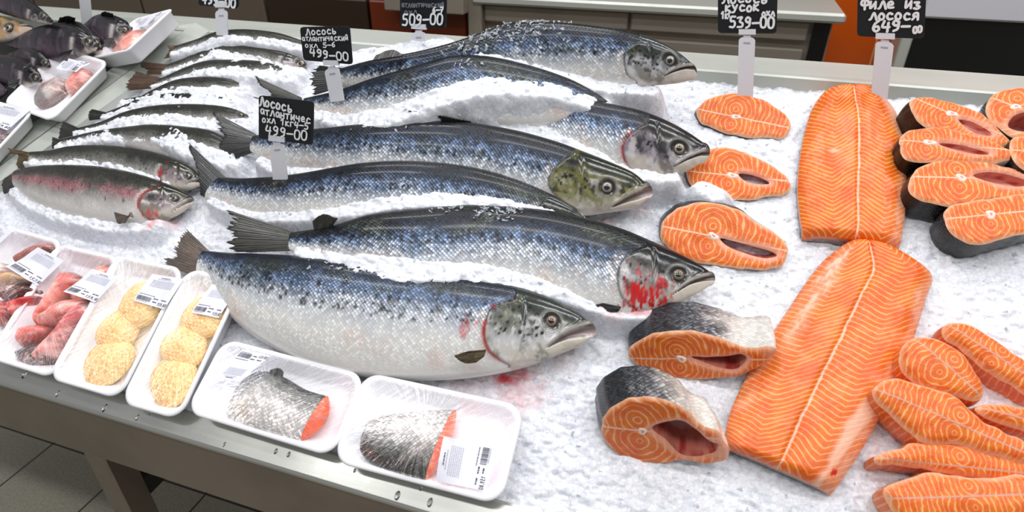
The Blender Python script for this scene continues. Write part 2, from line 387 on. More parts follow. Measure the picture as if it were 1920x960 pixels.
M_TILE = NT('orange_tiles'); t = M_TILE; ox, oy, oz = t.sep(t.obj())
g = t.rng(t.m('MAXIMUM', t.m('ABSOLUTE', t.m('SUBTRACT', t.m('FRACT', t.m('DIVIDE', ox, 0.2)), 0.5)), t.m('ABSOLUTE', t.m('SUBTRACT', t.m('FRACT', t.m('DIVIDE', oz, 0.3)), 0.5))), 0.485, 0.49)
t.set(Base_Color=t.mix(g, L4((196, 80, 8)), L4((206, 150, 110))), Roughness=0.18); M_TILE = t.mat
YB = LB[1] + 1.15                             # back wall
V, Fc = box_vf((-6, YB, 0), (6, YB + 0.15, 3.3)); wobj('wall_back', V, Fc, plain('grey_wall', (112, 108, 100), 0.5), 'structure')
_xa = wpix(1545, 60, (0, YB, 0), (0, 1, 0))[0]; V, Fc = box_vf((_xa, -0.02, 0), (_xa + 1.6, 0.0, 3.0)); V = np.array(V)
tx = wpix(1583, 60, (0, YB, 0), (0, 1, 0)); 
o = wobj('trim_1', V - [tx[0] + 0.1, 0, tx[2] + 0.13], Fc, M_TILE, 'structure'); o.location = (tx[0] + 0.1, YB, tx[2] + 0.13)

def bg(px0, px1, py0, py1, y, depth, bev=0.0, ext_top=0.0, zmin=None):
    a = wpix(px0, (py0 + py1) / 2, (0, y, 0), (0, 1, 0)); b = wpix(px1, (py0 + py1) / 2, (0, y, 0), (0, 1, 0))
    tp = wpix((px0 + px1) / 2, py0, (0, y, 0), (0, 1, 0))[2] + ext_top; bt = wpix((px0 + px1) / 2, py1, (0, y, 0), (0, 1, 0))[2]
    return box_vf((a[0], y, zmin if zmin is not None else bt), (b[0], y + depth, tp), bev)
YK = LB[1] + 0.55
# steel work table behind the counter
wt = empty('steel_work_table', 'grey steel work table with drawer fronts behind the counter, middle of the back', 'work table', (0.3, YK, 0), bed=False)
x0 = wpix(905, 60, (0, YK, 0), (0, 1, 0))[0]; x1 = wpix(1560, 60, (0, YK, 0), (0, 1, 0))[0]; zt = wpix(1250, 6, (0, YK, 0), (0, 1, 0))[2]
zb = wpix(1250, 24, (0, YK, 0), (0, 1, 0))[2]
mesh('worktop', *box_vf((x0 - 0.02, YK - 0.03, zb), (x1 + 0.02, YK + 0.5, zt), 0.006), M_STEEL2, wt, smooth=False, bed=False)
xm = wpix(1178, 60, (0, YK, 0), (0, 1, 0))[0]; xs = wpix(1515, 60, (0, YK, 0), (0, 1, 0))[0]
mesh('body', *box_vf((x0, YK + 0.02, 0.1), (x1, YK + 0.48, zb)), M_WORK, wt, smooth=False, bed=False)
for a, b in ((x0 + 0.005, xm - 0.004), (xm + 0.004, xs)):
    zz = wpix(1250, 62, (0, YK, 0), (0, 1, 0))[2]
    dr = mesh('drawer_front', *box_vf((a, YK, zz), (b, YK + 0.02, zb - 0.004), 0.004), M_WORK, wt, smooth=False, bed=False)
    mesh('cabinet_door', *box_vf((a, YK, 0.15), (b, YK + 0.02, zz - 0.02), 0.004), M_WORK, wt, smooth=False, bed=False)
mesh('gap_panel', *box_vf((xs + 0.012, YK + 0.005, 0.12), (xs + 0.05, YK + 0.02, zb - 0.005)), M_BLACK, wt, smooth=False, bed=False)
for xx in (x0 + 0.03, x1 - 0.03):
    for yy in (YK + 0.05, YK + 0.45): mesh('leg', *box_vf((xx - 0.02, yy - 0.02, 0), (xx + 0.02, yy + 0.02, 0.1)), M_WORK, wt, smooth=False, bed=False)
# low cabinets at the back left
M_BROWN = plain('brown_cabinet', (104, 92, 78), 0.35, 0.2); M_BROWN2 = plain('dark_brown_cabinet', (44, 28, 16), 0.4); M_RUST = plain('rust_cabinet', (104, 38, 8), 0.35)
def cab(px0, px1, mat, name, label, dark):
    a = wpix(px0, 20, (0, YK, 0), (0, 1, 0))[0]; b = wpix(px1, 20, (0, YK, 0), (0, 1, 0))[0]; m = (a + b) / 2
    e = empty(name, label, 'cabinet', (m, YK, 0), bed=False)
    mesh('body', *box_vf((a, YK + 0.02, 0.0), (b, YK + 0.5, 1.28)), mat, e, smooth=False, bed=False)
    k = max(1, round((b - a) / 0.6)); w = (b - a) / k
    for i in range(k):
        d = mesh('door', *box_vf((a + i * w + 0.005, YK, 0.1), (a + (i + 1) * w - 0.005, YK + 0.02, 1.25), 0.004), mat, e, smooth=False, bed=False)
cab(-260, 498, M_BROWN, 'brown_cabinet', 'wide taupe brown cabinet behind the fish counter at far left', 0)
cab(500, 690, M_BROWN2, 'dark_cabinet', 'very dark brown cabinet behind the counter, beside the taupe one', 0)
cab(690, 770, M_RUST, 'rust_cabinet', 'narrow rust orange cabinet behind the 509 price sign', 0)
V, Fc = bg(720, 868, 0, 24, YK - 0.06, 0.05, 0.003, 0.1)
o = wobj('steel_shelf_box', V, Fc, M_WORK); tag(o, 'grey steel box hung above the cabinets behind the 509 price sign', 'box')
cab(770, 876, M_RUST, 'rust_cabinet', 'rust orange cabinet between the 509 price sign and steel work table', 0)
a = wpix(876, 20, (0, YK - 0.02, 0), (0, 1, 0))[0]; b = wpix(902, 20, (0, YK - 0.02, 0), (0, 1, 0))[0]
o = wobj('steel_post', *box_vf((a, YK - 0.02, 0), (b, YK + 0.06, 1.7), 0.004), M_WORK); tag(o, 'grey steel upright post left of the work table', 'post')
# black appliance with a pale upper case, back right
YO = YB - 0.14
a = wpix(1692, 70, (0, YO, 0), (0, 1, 0))[0]
zc = wpix(1830, 38, (0, YO, 0), (0, 1, 0))[2]
e = empty('black_oven', 'black fronted appliance with pale grey top behind the counter at far right', 'oven', (a + 0.5, YO, 0), bed=False)
mesh('front', *box_vf((a + 0.03, YO + 0.01, 0.08), (a + 1.4, YO + 0.11, zc), 0.004), M_BLACK, e, smooth=False, bed=False)
mesh('upper_case', *box_vf((a + 0.03, YO - 0.01, zc), (a + 1.4, YO + 0.11, zc + 0.4), 0.006), plain('pale_case', (206, 204, 210), 0.4), e, smooth=False, bed=False)
mesh('side_trim', *box_vf((a - 0.005, YO - 0.01, 0.0), (a + 0.028, YO + 0.11, zc + 0.4), 0.004), M_STEEL2, e, smooth=False, bed=False)

# ------------------------------------------------------------------ the counter
PL = lambda y: None
ct = empty('fish_counter', 'long stainless steel fish counter holding the bed of ice', 'counter', to_world((0.2, 0, -0.12)), bed=False)
ct_base = OFF[ct.name]
def cmesh(name, Vb, Fc, mat, parent=ct, smooth=False):   # bed-coordinate mesh under the (world) counter
    return mesh(name, to_world(np.asarray(Vb, float).reshape(-1, 3)), Fc, mat, parent, smooth=smooth, bed=False)
P0, P1 = -1.6, 1.5
def lip(pts_top, down): return prism(pts_top, down)
cmesh('ice_pan', *box_vf((P0 + 0.3, IQ - 0.02, -0.075), (P1, BQ + 0.0, -0.045)), M_STEEL2)
# front ledge: flat top, rolled edge, apron
prof = [(IQ, -0.03), (IQ, 0.002), (IQ - 0.004, 0.004), (FQ + 0.006, 0.004), (FQ + 0.002, 0.003), (FQ, 0.0)]
pw = [to_world((0, q, r))[1:] for q, r in prof]
zf = pw[-1][1]; yf = pw[-1][0]
ap = wpix(480, 957, (0, yf, 0), (0, 1, 0))[2]
pw += [(yf - 0.001, zf - 0.004), (yf, ap + 0.004), (yf + 0.003, ap), (yf + 0.03, ap), (yf + 0.03, ap + 0.003), (yf + 0.006, ap + 0.006)]
pw_led, pw_ap = pw[:6], pw[5:]
def extr(pw, x0, x1):
    n = len(pw); V = [(x0, y, z) for y, z in pw] + [(x1, y, z) for y, z in pw]
    return V, [(i, i + 1, n + i + 1, n + i) for i in range(n - 1)]
mesh('front_ledge', *extr(pw_led, O[0] + P0, O[0] + P1), M_STEEL, ct, smooth=False, bed=False)
mesh('front_apron', *extr(pw_ap, O[0] + P0, O[0] + P1), M_APRON, ct, smooth=False, bed=False)
# back ledge
yb0, yb1 = BW[1], LB[1]
mesh('back_ledge', *extr([(yb0, BW[2] - 0.09), (yb0, ZT - 0.003), (yb0 + 0.003, ZT), (yb1 - 0.003, ZT), (yb1, ZT - 0.003), (yb1, ZT - 0.16)], -3.2, 2.2), M_LEDGE, ct, smooth=False, bed=False)
# left rim of the ice pan (runs obliquely), and its dark joint
def strip(name, a, b, c, d, r, down, mat, parent=ct): 
    P = [pix(*a, r), pix(*b, r), pix(*c, r), pix(*d, r)]
    return cmesh(name, *prism(P, (0, 0, -down)), mat, parent)
strip('left_rim', (366, 42), (392, 58), (-160, 455), (-185, 449), 0.018, 0.07, M_LEDGE)
# legs and the rail between them
lx = wpix(228, 900, (0, yf + 0.07, 0), (0, 1, 0))[0]
for xx in (lx, lx + 1.1):
    yl = yf + 0.07; lw = 0.025
    mesh('leg', *box_vf((xx - lw, yl - lw, 0), (xx + lw, yl + lw, ap + 0.05), 0.003), M_APRON, ct, smooth=False, bed=False)
    mesh('leg', *box_vf((xx - lw, yb1 - 0.1, 0), (xx + lw, yb1 - 0.05, 1.0), 0.003), M_APRON, ct, smooth=False, bed=False)
    mesh('side_rail', *box_vf((xx - 0.018, yl + lw, 0.5), (xx + 0.018, yb1 - 0.1, 0.55), 0.003), M_DARK, ct, smooth=False, bed=False)
mesh('under_panel', *box_vf((O[0] + P0 + 0.4, yf + 0.045, ap + 0.0), (O[0] + P1, yf + 0.06, ap + 0.045)), M_DARK, ct, smooth=False, bed=False)
# the neighbouring case on the left
ce = empty('side_counter', 'steel side counter with dark fish and foam trays, far left', 'counter', to_world(pix(40, 150, -0.06)), bed=False)
strip('case_rim', (322, 50), (363, 44), (-190, 447), (-240, 440), 0.014, 0.06, M_LEDGE, ce)
strip('case_pan', (318, 46), (322, 50), (-240, 440), (-560, 330), -0.02, 0.03, M_DARK, ce)
cmesh('case_floor', *prism([pix(318, 50, -0.03), pix(-235, 440, -0.03), pix(-600, 300, -0.03), pix(-100, 0, -0.03)], (0, 0, -0.03)), M_DARK, ce)
# ------------------------------------------------------------------ fish
PAL = {
 'salmon': dict(back=(14, 18, 23), mid=(30, 43, 64), flank=(110, 130, 162), silver=(202, 207, 215), belly=(236, 234, 230), stops=(1, .82, .5, .22, -.1, -.55, -1)),
 'trout': dict(back=(34, 34, 27), mid=(52, 52, 44), flank=(104, 104, 98), silver=(160, 156, 152), belly=(216, 210, 206), stops=(1, .8, .45, .15, -.2, -.6, -1)),
 'dark': dict(back=(30, 28, 32), mid=(38, 34, 40), flank=(52, 46, 56), silver=(66, 56, 66), belly=(84, 72, 80), stops=(1, .8, .45, .15, -.2, -.6, -1)),
 'tan': dict(back=(60, 56, 44), mid=(92, 82, 60), flank=(176, 150, 110), silver=(216, 176, 140), belly=(226, 170, 140), stops=(1, .8, .45, .15, -.2, -.6, -1)),
}
def pal_col(p, d, sh=0.0):
    P = PAL[p]; x = -(np.asarray(d) - sh)
    keys = [-P['stops'][i] for i in range(7)]
    cs = [lin(P[k]) for k in ('back', 'back', 'mid', 'flank', 'silver', 'belly', 'belly')]
    return np.stack([np.interp(x, keys, [c[k] for c in cs]) for k in range(3)], -1)
def mixc(a, b, f): f = np.clip(f, 0, 1)[..., None]; return a * (1 - f) + lin(b) * f
FISH = {}
def fish(key, name, label, cat, group, st, r_up, r_lo, ratio=0.5, pal='salmon', shift=0.0, mat=None, gill=None, eye=None, eye_r=0.0085, mouth=None, gape=0.004,
         head=((42, 44, 44), (96, 94, 66), (178, 178, 176)), blood=None, gillred=0.0, pink=0.0, NU=420, NV=120, spots=90, scl=1.0, seed=1, tail_cut=False, iris=(196, 186, 150), rs=None):
    rng = np.random.RandomState(seed)
    st = np.asarray(st, float); n = len(st)
    ru = np.interp(np.linspace(0, 1, n), np.linspace(0, 1, len(np.atleast_1d(r_up))), np.atleast_1d(r_up)); rl = np.interp(np.linspace(0, 1, n), np.linspace(0, 1, len(np.atleast_1d(r_lo))), np.atleast_1d(r_lo))
    hp_ = np.hypot(st[:, 2] - st[:, 0], st[:, 3] - st[:, 1]); rm_ = (ru + rl) / 2; rk_ = (ru - rl).max() / 2 / hp_.max(); ru = rm_ + rk_ * hp_; rl = rm_ - rk_ * hp_   # the flank tilts in step with its depth
    Up = np.array([pix(a[0], a[1], r) for a, r in zip(st, ru)]); Lo = np.array([pix(a[2], a[3], r) for a, r in zip(st, rl)])
    UL = spline(np.hstack([Up, Lo]), NU)
    Uc, Lc = UL[:, :3], UL[:, 3:]
    C = (Uc + Lc) / 2; D = (Uc - Lc) / 2
    hd = np.linalg.norm(D, axis=1); s = np.concatenate([[0], np.cumsum(np.linalg.norm(np.diff(C, axis=0), axis=1))]); Ltot = s[-1]
    # rounded ends
    T = np.gradient(C, axis=0); T /= np.linalg.norm(T, axis=1)[:, None]
    caps = []
    k = 9
    for end in (0, 1):
        e = -1 if end else 0; rr = hd[e] * (0.75 if end else 0.3)
        for i in range(1, k + 1):
            a = math.pi / 2 * i / k; caps.append((end, rr * math.sin(a), max(math.cos(a), 0.02)))
    def addcap(end):
        nonlocal C, D, s, hd
        rows = [c for c in caps if c[0] == end]; base = -1 if end else 0; t_ = T[base] * (1 if end else -1)
        Cn = np.array([C[base] + t_ * x for _, x, y in rows]); Dn = np.array([D[base] * y for _, x, y in rows]); sn = np.array([s[base] + (x if end else -x) for _, x, y in rows])
        if end: C, D, s = np.vstack([C, Cn]), np.vstack([D, Dn]), np.concatenate([s, sn])
        else: C, D, s = np.vstack([Cn[::-1], C]), np.vstack([Dn[::-1], D]), np.concatenate([sn[::-1], s])
    hd0 = hd.copy(); T0 = T.copy()
    addcap(1)
    if not tail_cut: addcap(0)
    hd = np.linalg.norm(D, axis=1)
    T = np.gradient(C, axis=0); T /= np.linalg.norm(T, axis=1)[:, None]
    Dh = D / hd[:, None]
    Nn = np.cross(T, Dh); Nn /= np.linalg.norm(Nn, axis=1)[:, None]; Nn *= np.sign(Nn[:, 2:3] + 1e-9)
    hmax = hd.max()
    th = ratio * (hd * 0.75 + 0.25 * np.minimum(hd, hmax) * np.minimum(1, hd / hmax * 1.4))
    ang = np.linspace(0, 2 * math.pi, NV, endpoint=False)
    d = np.cos(ang); sn = np.sign(np.sin(ang)) * np.abs(np.sin(ang)) ** 0.86
    dd = np.broadcast_to(d, (len(C), NV)); ss = np.broadcast_to(s[:, None], dd.shape)
    tt = th[:, None] * sn[None, :]
    upm = sn > 0
    base_pos = C[:, None] + D[:, None] * dd[..., None] + Nn[:, None] * tt[..., None]
    pp = proj(base_pos)
    vis = np.broadcast_to(np.sin(ang) > -0.05, dd.shape)
    def sd(px):                                # pixel -> (s, d) on the showing side
        q = (pp - np.array(px)) ** 2; q = q.sum(-1) + np.where(vis, 0, 1e9); i, j = np.unravel_index(np.argmin(q), q.shape); return ss[i, j], dd[i, j]
    hs = None
    if gill is not None:
        g = np.array([sd(p) for p in gill]); o_ = np.argsort(g[:, 1]); gd = spline(g[o_], 40); gd = gd[np.argsort(gd[:, 1])]
        hs = ss - np.interp(dd, gd[:, 1], gd[:, 0])
        step = 0.0035 * (hmax / 0.1) * sstep(-0.0008, 0.0012, hs) * np.exp(-np.maximum(hs, 0) / 0.03) * (1 - np.abs(dd) ** 6)
        tt = tt + step * np.sign(sn)
        # cheek: preopercle ridge
        if eye is not None:
            es = sd(eye)[0]; gl = np.interp(0, gd[:, 1], gd[:, 0]); pr = ss - (gl + (es - gl) * 0.52) - 0.006 * np.cos(dd * 2)
            tt = tt - 0.0011 * np.exp(-(pr / 0.0022) ** 2) * np.sign(sn) * (np.abs(dd) < 0.75)
    mm = None
    if mouth is not None:
        ms = np.array([sd(p) for p in mouth]); o_ = np.argsort(ms[:, 0]); ms = ms[o_]
        m_d = np.interp(ss, ms[:, 0], ms[:, 1]); prog = np.clip((ss - ms[0, 0]) / (s[-1] - ms[0, 0] + 1e-6), 0, 1)
        gp = gape * (0.12 + 0.88 * prog ** 0.9); dist = (dd - m_d) * hd[:, None]
        on = sstep(ms[0, 0] - 0.003, ms[0, 0] + 0.004, ss)
        mm = on * np.exp(-(dist / gp) ** 2) 
        tt = tt * (1 - 0.9 * np.clip(on * np.exp(-(dist / gp) ** 4), 0, 1))
        # upper-lip bone (maxilla) behind the mouth corner
        lip = on * np.exp(-((dist - gp * 1.7 - 0.002) / 0.0028) ** 2)
        tt = tt + 0.0016 * lip * np.sign(sn)
    if eye is not None:
        e_s, e_d = sd(eye); er = np.hypot(ss - e_s, (dd - e_d) * hd[:, None])
        tt = tt - eye_r * 0.35 * np.exp(-(er / (eye_r * 1.15)) ** 4) * np.sign(sn) * (sn > 0)
    pos = C[:, None] + D[:, None] * dd[..., None] + Nn[:, None] * tt[..., None]
    arc = np.cumsum(np.hypot(np.diff(np.concatenate([d, d[:1]])), ratio * np.diff(np.concatenate([sn, sn[:1]]))))
    vv = np.where(ang < math.pi, ang, ang) * hd[:, None] * 0.8
    # ---- colours
    nz = fbm(ss * 60, vv * 60, seed, 4); nz2 = fbm(ss * 220, vv * 220, seed + 40, 3); nz3 = fbm(ss * 14, vv * 30, seed + 80, 3)
    col = pal_col(pal, dd + (nz - 0.48) * 0.34 + (nz3 - 0.48) * 0.25, shift)
    if pal == 'salmon':
        gold = sstep(0.5, 0.62, nz3) * sstep(0.0, 0.3, dd) * sstep(0.95, 0.5, dd); col = mixc(col, (92, 98, 84), gold * 0.55)
        pk = sstep(0.5, 0.66, fbm(ss * 22 + 9, vv * 22, seed + 3, 3)) * sstep(-0.1, -0.4, dd); col = mixc(col, (232, 206, 196), pk * 0.5)
    if pal == 'dark':
        col = mixc(col, (96, 78, 92), 0.7 * sstep(0.5, 0.62, nz) * (dd < .7)); col = mixc(col, (18, 16, 18), 0.6 * sstep(0.52, 0.6, fbm(ss * 130, vv * 30, seed + 2, 3)))
    if pink: 
        col = mixc(col, (206, 120, 132), pink * np.exp(-((dd - 0.06 + (nz - .5) * .2) / 0.2) ** 2) * sstep(0.42, 0.6, nz3 + 0.2))
    scm = np.full(dd.shape, scl) * sstep(-1.02, -0.5, dd) * (1 - 0.65 * sstep(0.62, 0.95, dd))
    scm = scm * (1 - 0.72 * sstep(0.2, -0.4, dd - shift))
    def spot(cs, cd, r, colr, f=0.9):
        nonlocal col
        i0 = np.searchsorted(s, cs - r * 2); i1 = np.searchsorted(s, cs + r * 2)
        if i1 <= i0: return
        e = np.hypot(ss[i0:i1] - cs, (dd[i0:i1] - cd) * hd[i0:i1, None]) / r + (nz2[i0:i1] - 0.47) * 0.5
        col[i0:i1] = mixc(col[i0:i1], colr, f * sstep(1.15, 0.7, e))
    for i in range(spots):
        cs = rng.uniform(0.05, 0.8) * Ltot
        if pal == 'salmon': cd = 0.05 + abs(rng.normal(0, 0.32)); r = rng.uniform(0.0018, 0.0042)
        else: cd = rng.uniform(-0.25, 0.9); r = rng.uniform(0.0012, 0.0024)
        if cd < 0.95: spot(cs, cd, r * (hmax / 0.09) ** 0.5, (28, 28, 34), 0.85)
    if hs is not None:
        H = sstep(-0.001, 0.0015, hs)
        top = lin(head[0]); olive = lin(head[1]); cheek = lin(head[2])
        k1 = np.clip((dd + (nz - 0.48) * 0.7), -1, 1)
        hc = np.stack([np.interp(k1, [-0.8, -0.3, 0.05, 0.3, 0.55], [lin((206, 196, 184))[c], cheek[c], cheek[c] * 0.6 + olive[c] * 0.4, olive[c] * .5 + top[c] * .5, top[c]]) for c in range(3)], -1)
        hc = mixc(hc, head[1], 0.6 * sstep(0.5, 0.64, fbm(ss * 45, vv * 45, seed + 7, 4)))
        hc = mixc(hc, head[0], 0.8 * sstep(0.53, 0.63, fbm(ss * 70 + 5, vv * 70, seed + 11, 4)) * (dd > -0.4))
        hc = mixc(hc, (226, 222, 224), 0.5 * sstep(0.55, 0.68, fbm(ss * 60 + 15, vv * 60, seed + 21, 4)) * (dd < 0.2))
        hc = mixc(hc, head[0], 0.55 * sstep(0.5, 0.6, fbm(ss * 150 + 3, vv * 150, seed + 51, 4)) * sstep(-0.5, 0.1, dd)); hc = mixc(hc, (232, 230, 234), 0.55 * sstep(0.55, 0.64, fbm(ss * 170 + 30, vv * 170, seed + 61, 3)) * (pal == 'salmon') * sstep(0.35, 0.0, dd) * (0.4 if head[1][2] < 50 else 1.0))
        col = col * (1 - H[..., None]) + hc * H[..., None]
        scm = scm * (1 - H)
        col = mixc(col, (20, 18, 20), 0.85 * np.exp(-((hs + 0.001) / 0.0016) ** 2) * (np.abs(dd) < 0.93))
        col = mixc(col, (214, 206, 202), 0.7 * np.exp(-((hs + 0.008) / 0.005) ** 2) * (dd < 0.35) * (dd > -.8))
        if gillred: col = mixc(col, (178, 26, 24), gillred * np.exp(-((hs + 0.002) / 0.003) ** 2) * sstep(-0.95, -0.6, dd) * sstep(0.75, 0.4, dd) * sstep(.3, .5, nz))
        gl0 = np.interp(0.1, gd[:, 1], gd[:, 0]); hl = s[-1] - gl0
        for i in range(44 if pal == 'salmon' else 16):
            cs = gl0 + rng.uniform(0.04, 0.62) * hl; cd = rng.uniform(-0.25, 0.62); spot(cs, cd, rng.uniform(0.0013, 0.0031) * (hmax / 0.09) ** 0.5, (14, 14, 18), 0.95)
        if eye is not None:
            pr = ss - (gl0 + (e_s - gl0) * 0.52) - 0.006 * np.cos(dd * 2); col = mixc(col, (50, 46, 44), 0.45 * np.exp(-(pr / 0.0014) ** 2) * (np.abs(dd) < 0.6))
        if blood:
            for (bx, by, br, f) in blood:
                bs, bd_ = sd((bx, by)); e = np.hypot(ss - bs, (dd - bd_) * hd[:, None]) / br
                col = mixc(col, (196, 24, 26), f * sstep(1.1, 0.3, e + (fbm(ss * 260, vv * 110, seed + 31, 4) - 0.47) * 4.2))
    if mm is not None:
        core = on * np.exp(-(dist / (gp * 0.85)) ** 4)
        lp = on * np.exp(-((np.abs(dist) - gp * 1.35 - 0.001) / 0.0025) ** 2); col = mixc(col, (206, 198, 188), 0.75 * lp)
        col = mixc(col, (150, 128, 128) if gape > 0.004 else (84, 66, 62), 0.92 * core)
        col = mixc(col, (52, 36, 36), on * np.exp(-((dist - gp * 0.35) / (gp * 0.4)) ** 2) * 0.6)
        jaw = on * sstep(-gp, -gp - 0.004, dist); col = mixc(col, (222, 212, 196), jaw * 0.6)
        col = mixc(col, (46, 44, 46), 0.75 * sstep(s[-1] - 0.012, s[-1] - 0.004, ss) * (dist > gp))
    if eye is not None:
        col = mixc(col, (40, 38, 40), 0.8 * np.exp(-((er - eye_r * 1.15) / (eye_r * 0.35)) ** 2))
        col = mixc(col, (150, 148, 140), 0.5 * np.exp(-((er - eye_r * 1.7) / (eye_r * 0.25)) ** 2))
    V = pos.reshape(-1, 3); Fc = grid_faces(len(C), NV, wrap=True).tolist()
    a_, b_ = len(V), 0
    Fc.append(tuple(range(NV)) if True else ()); Fc.append(tuple((len(C) - 1) * NV + j for j in range(NV - 1, -1, -1)))
    bi = len(C) // 2
    base = C[bi] - np.array([0, 0, th[bi]])
    e = empty(name, label, cat, base, group)
    # sagittal order check of the winding
    q = V[Fc[(len(C) // 2) * NV + NV // 4]] if False else None
    body = mesh('body', V, [f[::-1] for f in Fc], mat or M_SKIN, e, col=col.reshape(-1, 3), uvw=np.stack([ss.ravel(), vv.ravel()], -1), fl={'scl': scm.ravel()})
    info = dict(root=e, pos=pos, C=C, D=D, N=Nn, s=s, hd=hd, th=th, pp=pp, vis=vis, hmax=hmax, col=col, dd=dd, T=T)
    FISH[key] = info
    if eye is not None:
        qd = ((pp - np.array(eye)) ** 2).sum(-1) + np.where(vis, 0, 1e9); i, j = np.unravel_index(np.argmin(qd), qd.shape)
        c0 = base_pos[i, j]; nn = unit(Nn[i] * math.sin(ang[j]) / ratio * 1.0 + unit(D[i]) * math.cos(ang[j]) * ratio)
        add_eye(e, c0 - nn * eye_r * 0.42, nn, eye_r, iris)
    return e
def add_eye(e, c, nn, r, iris):
    u = unit(np.cross(nn, [0.3, 0.9, 0.1])); v = np.cross(nn, u); V = []; colr = []
    A, B = 22, 28
    for i in range(A):
        a = math.pi * 0.62 * i / (A - 1)
        for j in range(B):
            b = 2 * math.pi * j / B
            V.append(c + nn * math.cos(a) * r * 0.75 + (u * math.cos(b) + v * math.sin(b)) * math.sin(a) * r * 1.0)
            x = math.sin(a)
            colr.append(lin((10, 10, 12)) if x < 0.46 else lin(iris) * (0.75 if x < 0.54 else 0.36) if x < 0.78 else lin((60, 56, 52)))
    mesh('eye', V, grid_faces(A, B, True, True), M_EYE, e, col=np.array(colr))
FINC = dict(dark=((66, 66, 60), (30, 30, 34)), pale=((150, 130, 112), (92, 80, 76)), olive=((92, 88, 74), (44, 44, 42)), brown=((146, 112, 80), (84, 62, 52)), tanb=((168, 140, 84), (60, 52, 40)))
def fin(parent, base, edge, pal='dark', th=0.0018, rag=0.1, M=70, K=14, seed=0, name='tail_fin', rays=20, curl=0.0):
    """base and edge: lists of (px, py, height) in matching order"""
    B = resample([pix(*p) for p in base], M); E = spline([pix(*p) for p in edge], M)
    rng = np.random.RandomState(seed + 5); x = np.linspace(0, 1, M)
    rg = 1 - rag * (0.5 * vnoise(x * rays, x * 0 + seed, seed) + 0.5 * vnoise(x * rays * 2.3, x * 0 + seed, seed + 1)) ** 1.3
    E = B + (E - B) * rg[:, None]
    k = np.linspace(0, 1, K)[:, None, None]
    G = B[None] * (1 - k) + E[None] * k
    nrm = np.cross(G[-1, M // 2] - G[0, M // 2], G[0, -1] - G[0, 0]); nrm = unit(nrm); nrm = nrm * (1 if nrm[2] > 0 else -1)
    fan = x * rays + 0.15 * np.sin(x * 40)
    ridge = (0.5 + 0.5 * np.cos(2 * math.pi * fan))[None, :] * np.ones((K, 1))
    bend = np.sin(np.pi * k[..., 0]) * curl + 0.0
    G = G + nrm * (ridge[..., None] * 0.0009 + bend[..., None] * 1.0 + (0.002 * (vnoise(x * 5, x * 0, seed + 3) - 0.5))[None, :, None] * k)
    tap = th * (1.0 - 0.65 * k)
    topv = G + nrm * tap; bot = G - nrm * tap
    a, b = [lin(c) for c in FINC[pal]]
    nz = fbm(np.broadcast_to(x * 14, (K, M)), np.broadcast_to(k[..., 0] * 8, (K, M)), seed, 3)
    f = np.clip(ridge * 0.55 + (nz - 0.5) * 1.2, 0, 1); c = a * f[..., None] + b * (1 - f[..., None])
    c = c * (1 - 0.3 * k)
    V = np.vstack([topv.reshape(-1, 3), bot.reshape(-1, 3)]); n = K * M
    Fc = grid_faces(K, M).tolist() + [[n + i for i in f[::-1]] for f in grid_faces(K, M).tolist()]
    rim = [i for i in range(M)] + [r * M + M - 1 for r in range(1, K)] + [(K - 1) * M + i for i in range(M - 2, -1, -1)] + [r * M for r in range(K - 2, 0, -1)]
    for i in range(len(rim)):
        p, q = rim[i], rim[(i + 1) % len(rim)]; Fc.append([q, p, p + n, q + n])
    return mesh(name, V, Fc, M_FIN, parent, col=np.vstack([c.reshape(-1, 3)] * 2))

G_SAL, G_TR, G_DK = 'whole salmon lying in the ice', 'trout half buried in the ice at the left', 'dark fish heaped in the side counter'
# nearest salmon: the whole silver side shows
f1 = fish('s1', 'salmon', 'big silver white salmon nearest the front, its whole flank bare of ice', 'fish', G_SAL,
 [(385, 470, 372, 520), (430, 474, 420, 575), (480, 476, 470, 625), (580, 482, 560, 676), (680, 495, 650, 702), (780, 507, 750, 713), (880, 521, 850, 712), (960, 535, 940, 700), (1010, 550, 1000, 684), (1050, 568, 1050, 664), (1083, 586, 1088, 648), (1103, 602, 1108, 634)],
 [.045, .05, .06, .065], 0.022, 0.46, shift=0.22, seed=3, gill=[(965, 562), (925, 578), (909, 615), (918, 655), (955, 684)], eye=(1033, 603), eye_r=0.009, mouth=[(1026, 650), (1062, 630), (1108, 620)], gape=0.0085,
 head=((46, 52, 48), (96, 98, 72), (196, 196, 196)), gillred=0.95, blood=[(880, 615, 0.012, 0.6)], iris=(206, 160, 132), scl=0.85, spots=150)
fin(f1, [(392, 470, .03), (386, 495, .03), (380, 522, .02)], [(342, 422, .035), (330, 445, .03), (322, 468, .03), (312, 480, .026), (290, 494, .02)], 'pale', rag=0.35, seed=1)
fin(f1, [(912, 655, .088), (908, 668, .083)], [(878, 658, .092), (858, 664, .09), (852, 668, .088), (870, 681, .082), (892, 680, .08)], 'tanb', rag=0.05, name='pectoral_fin', seed=2, M=40)
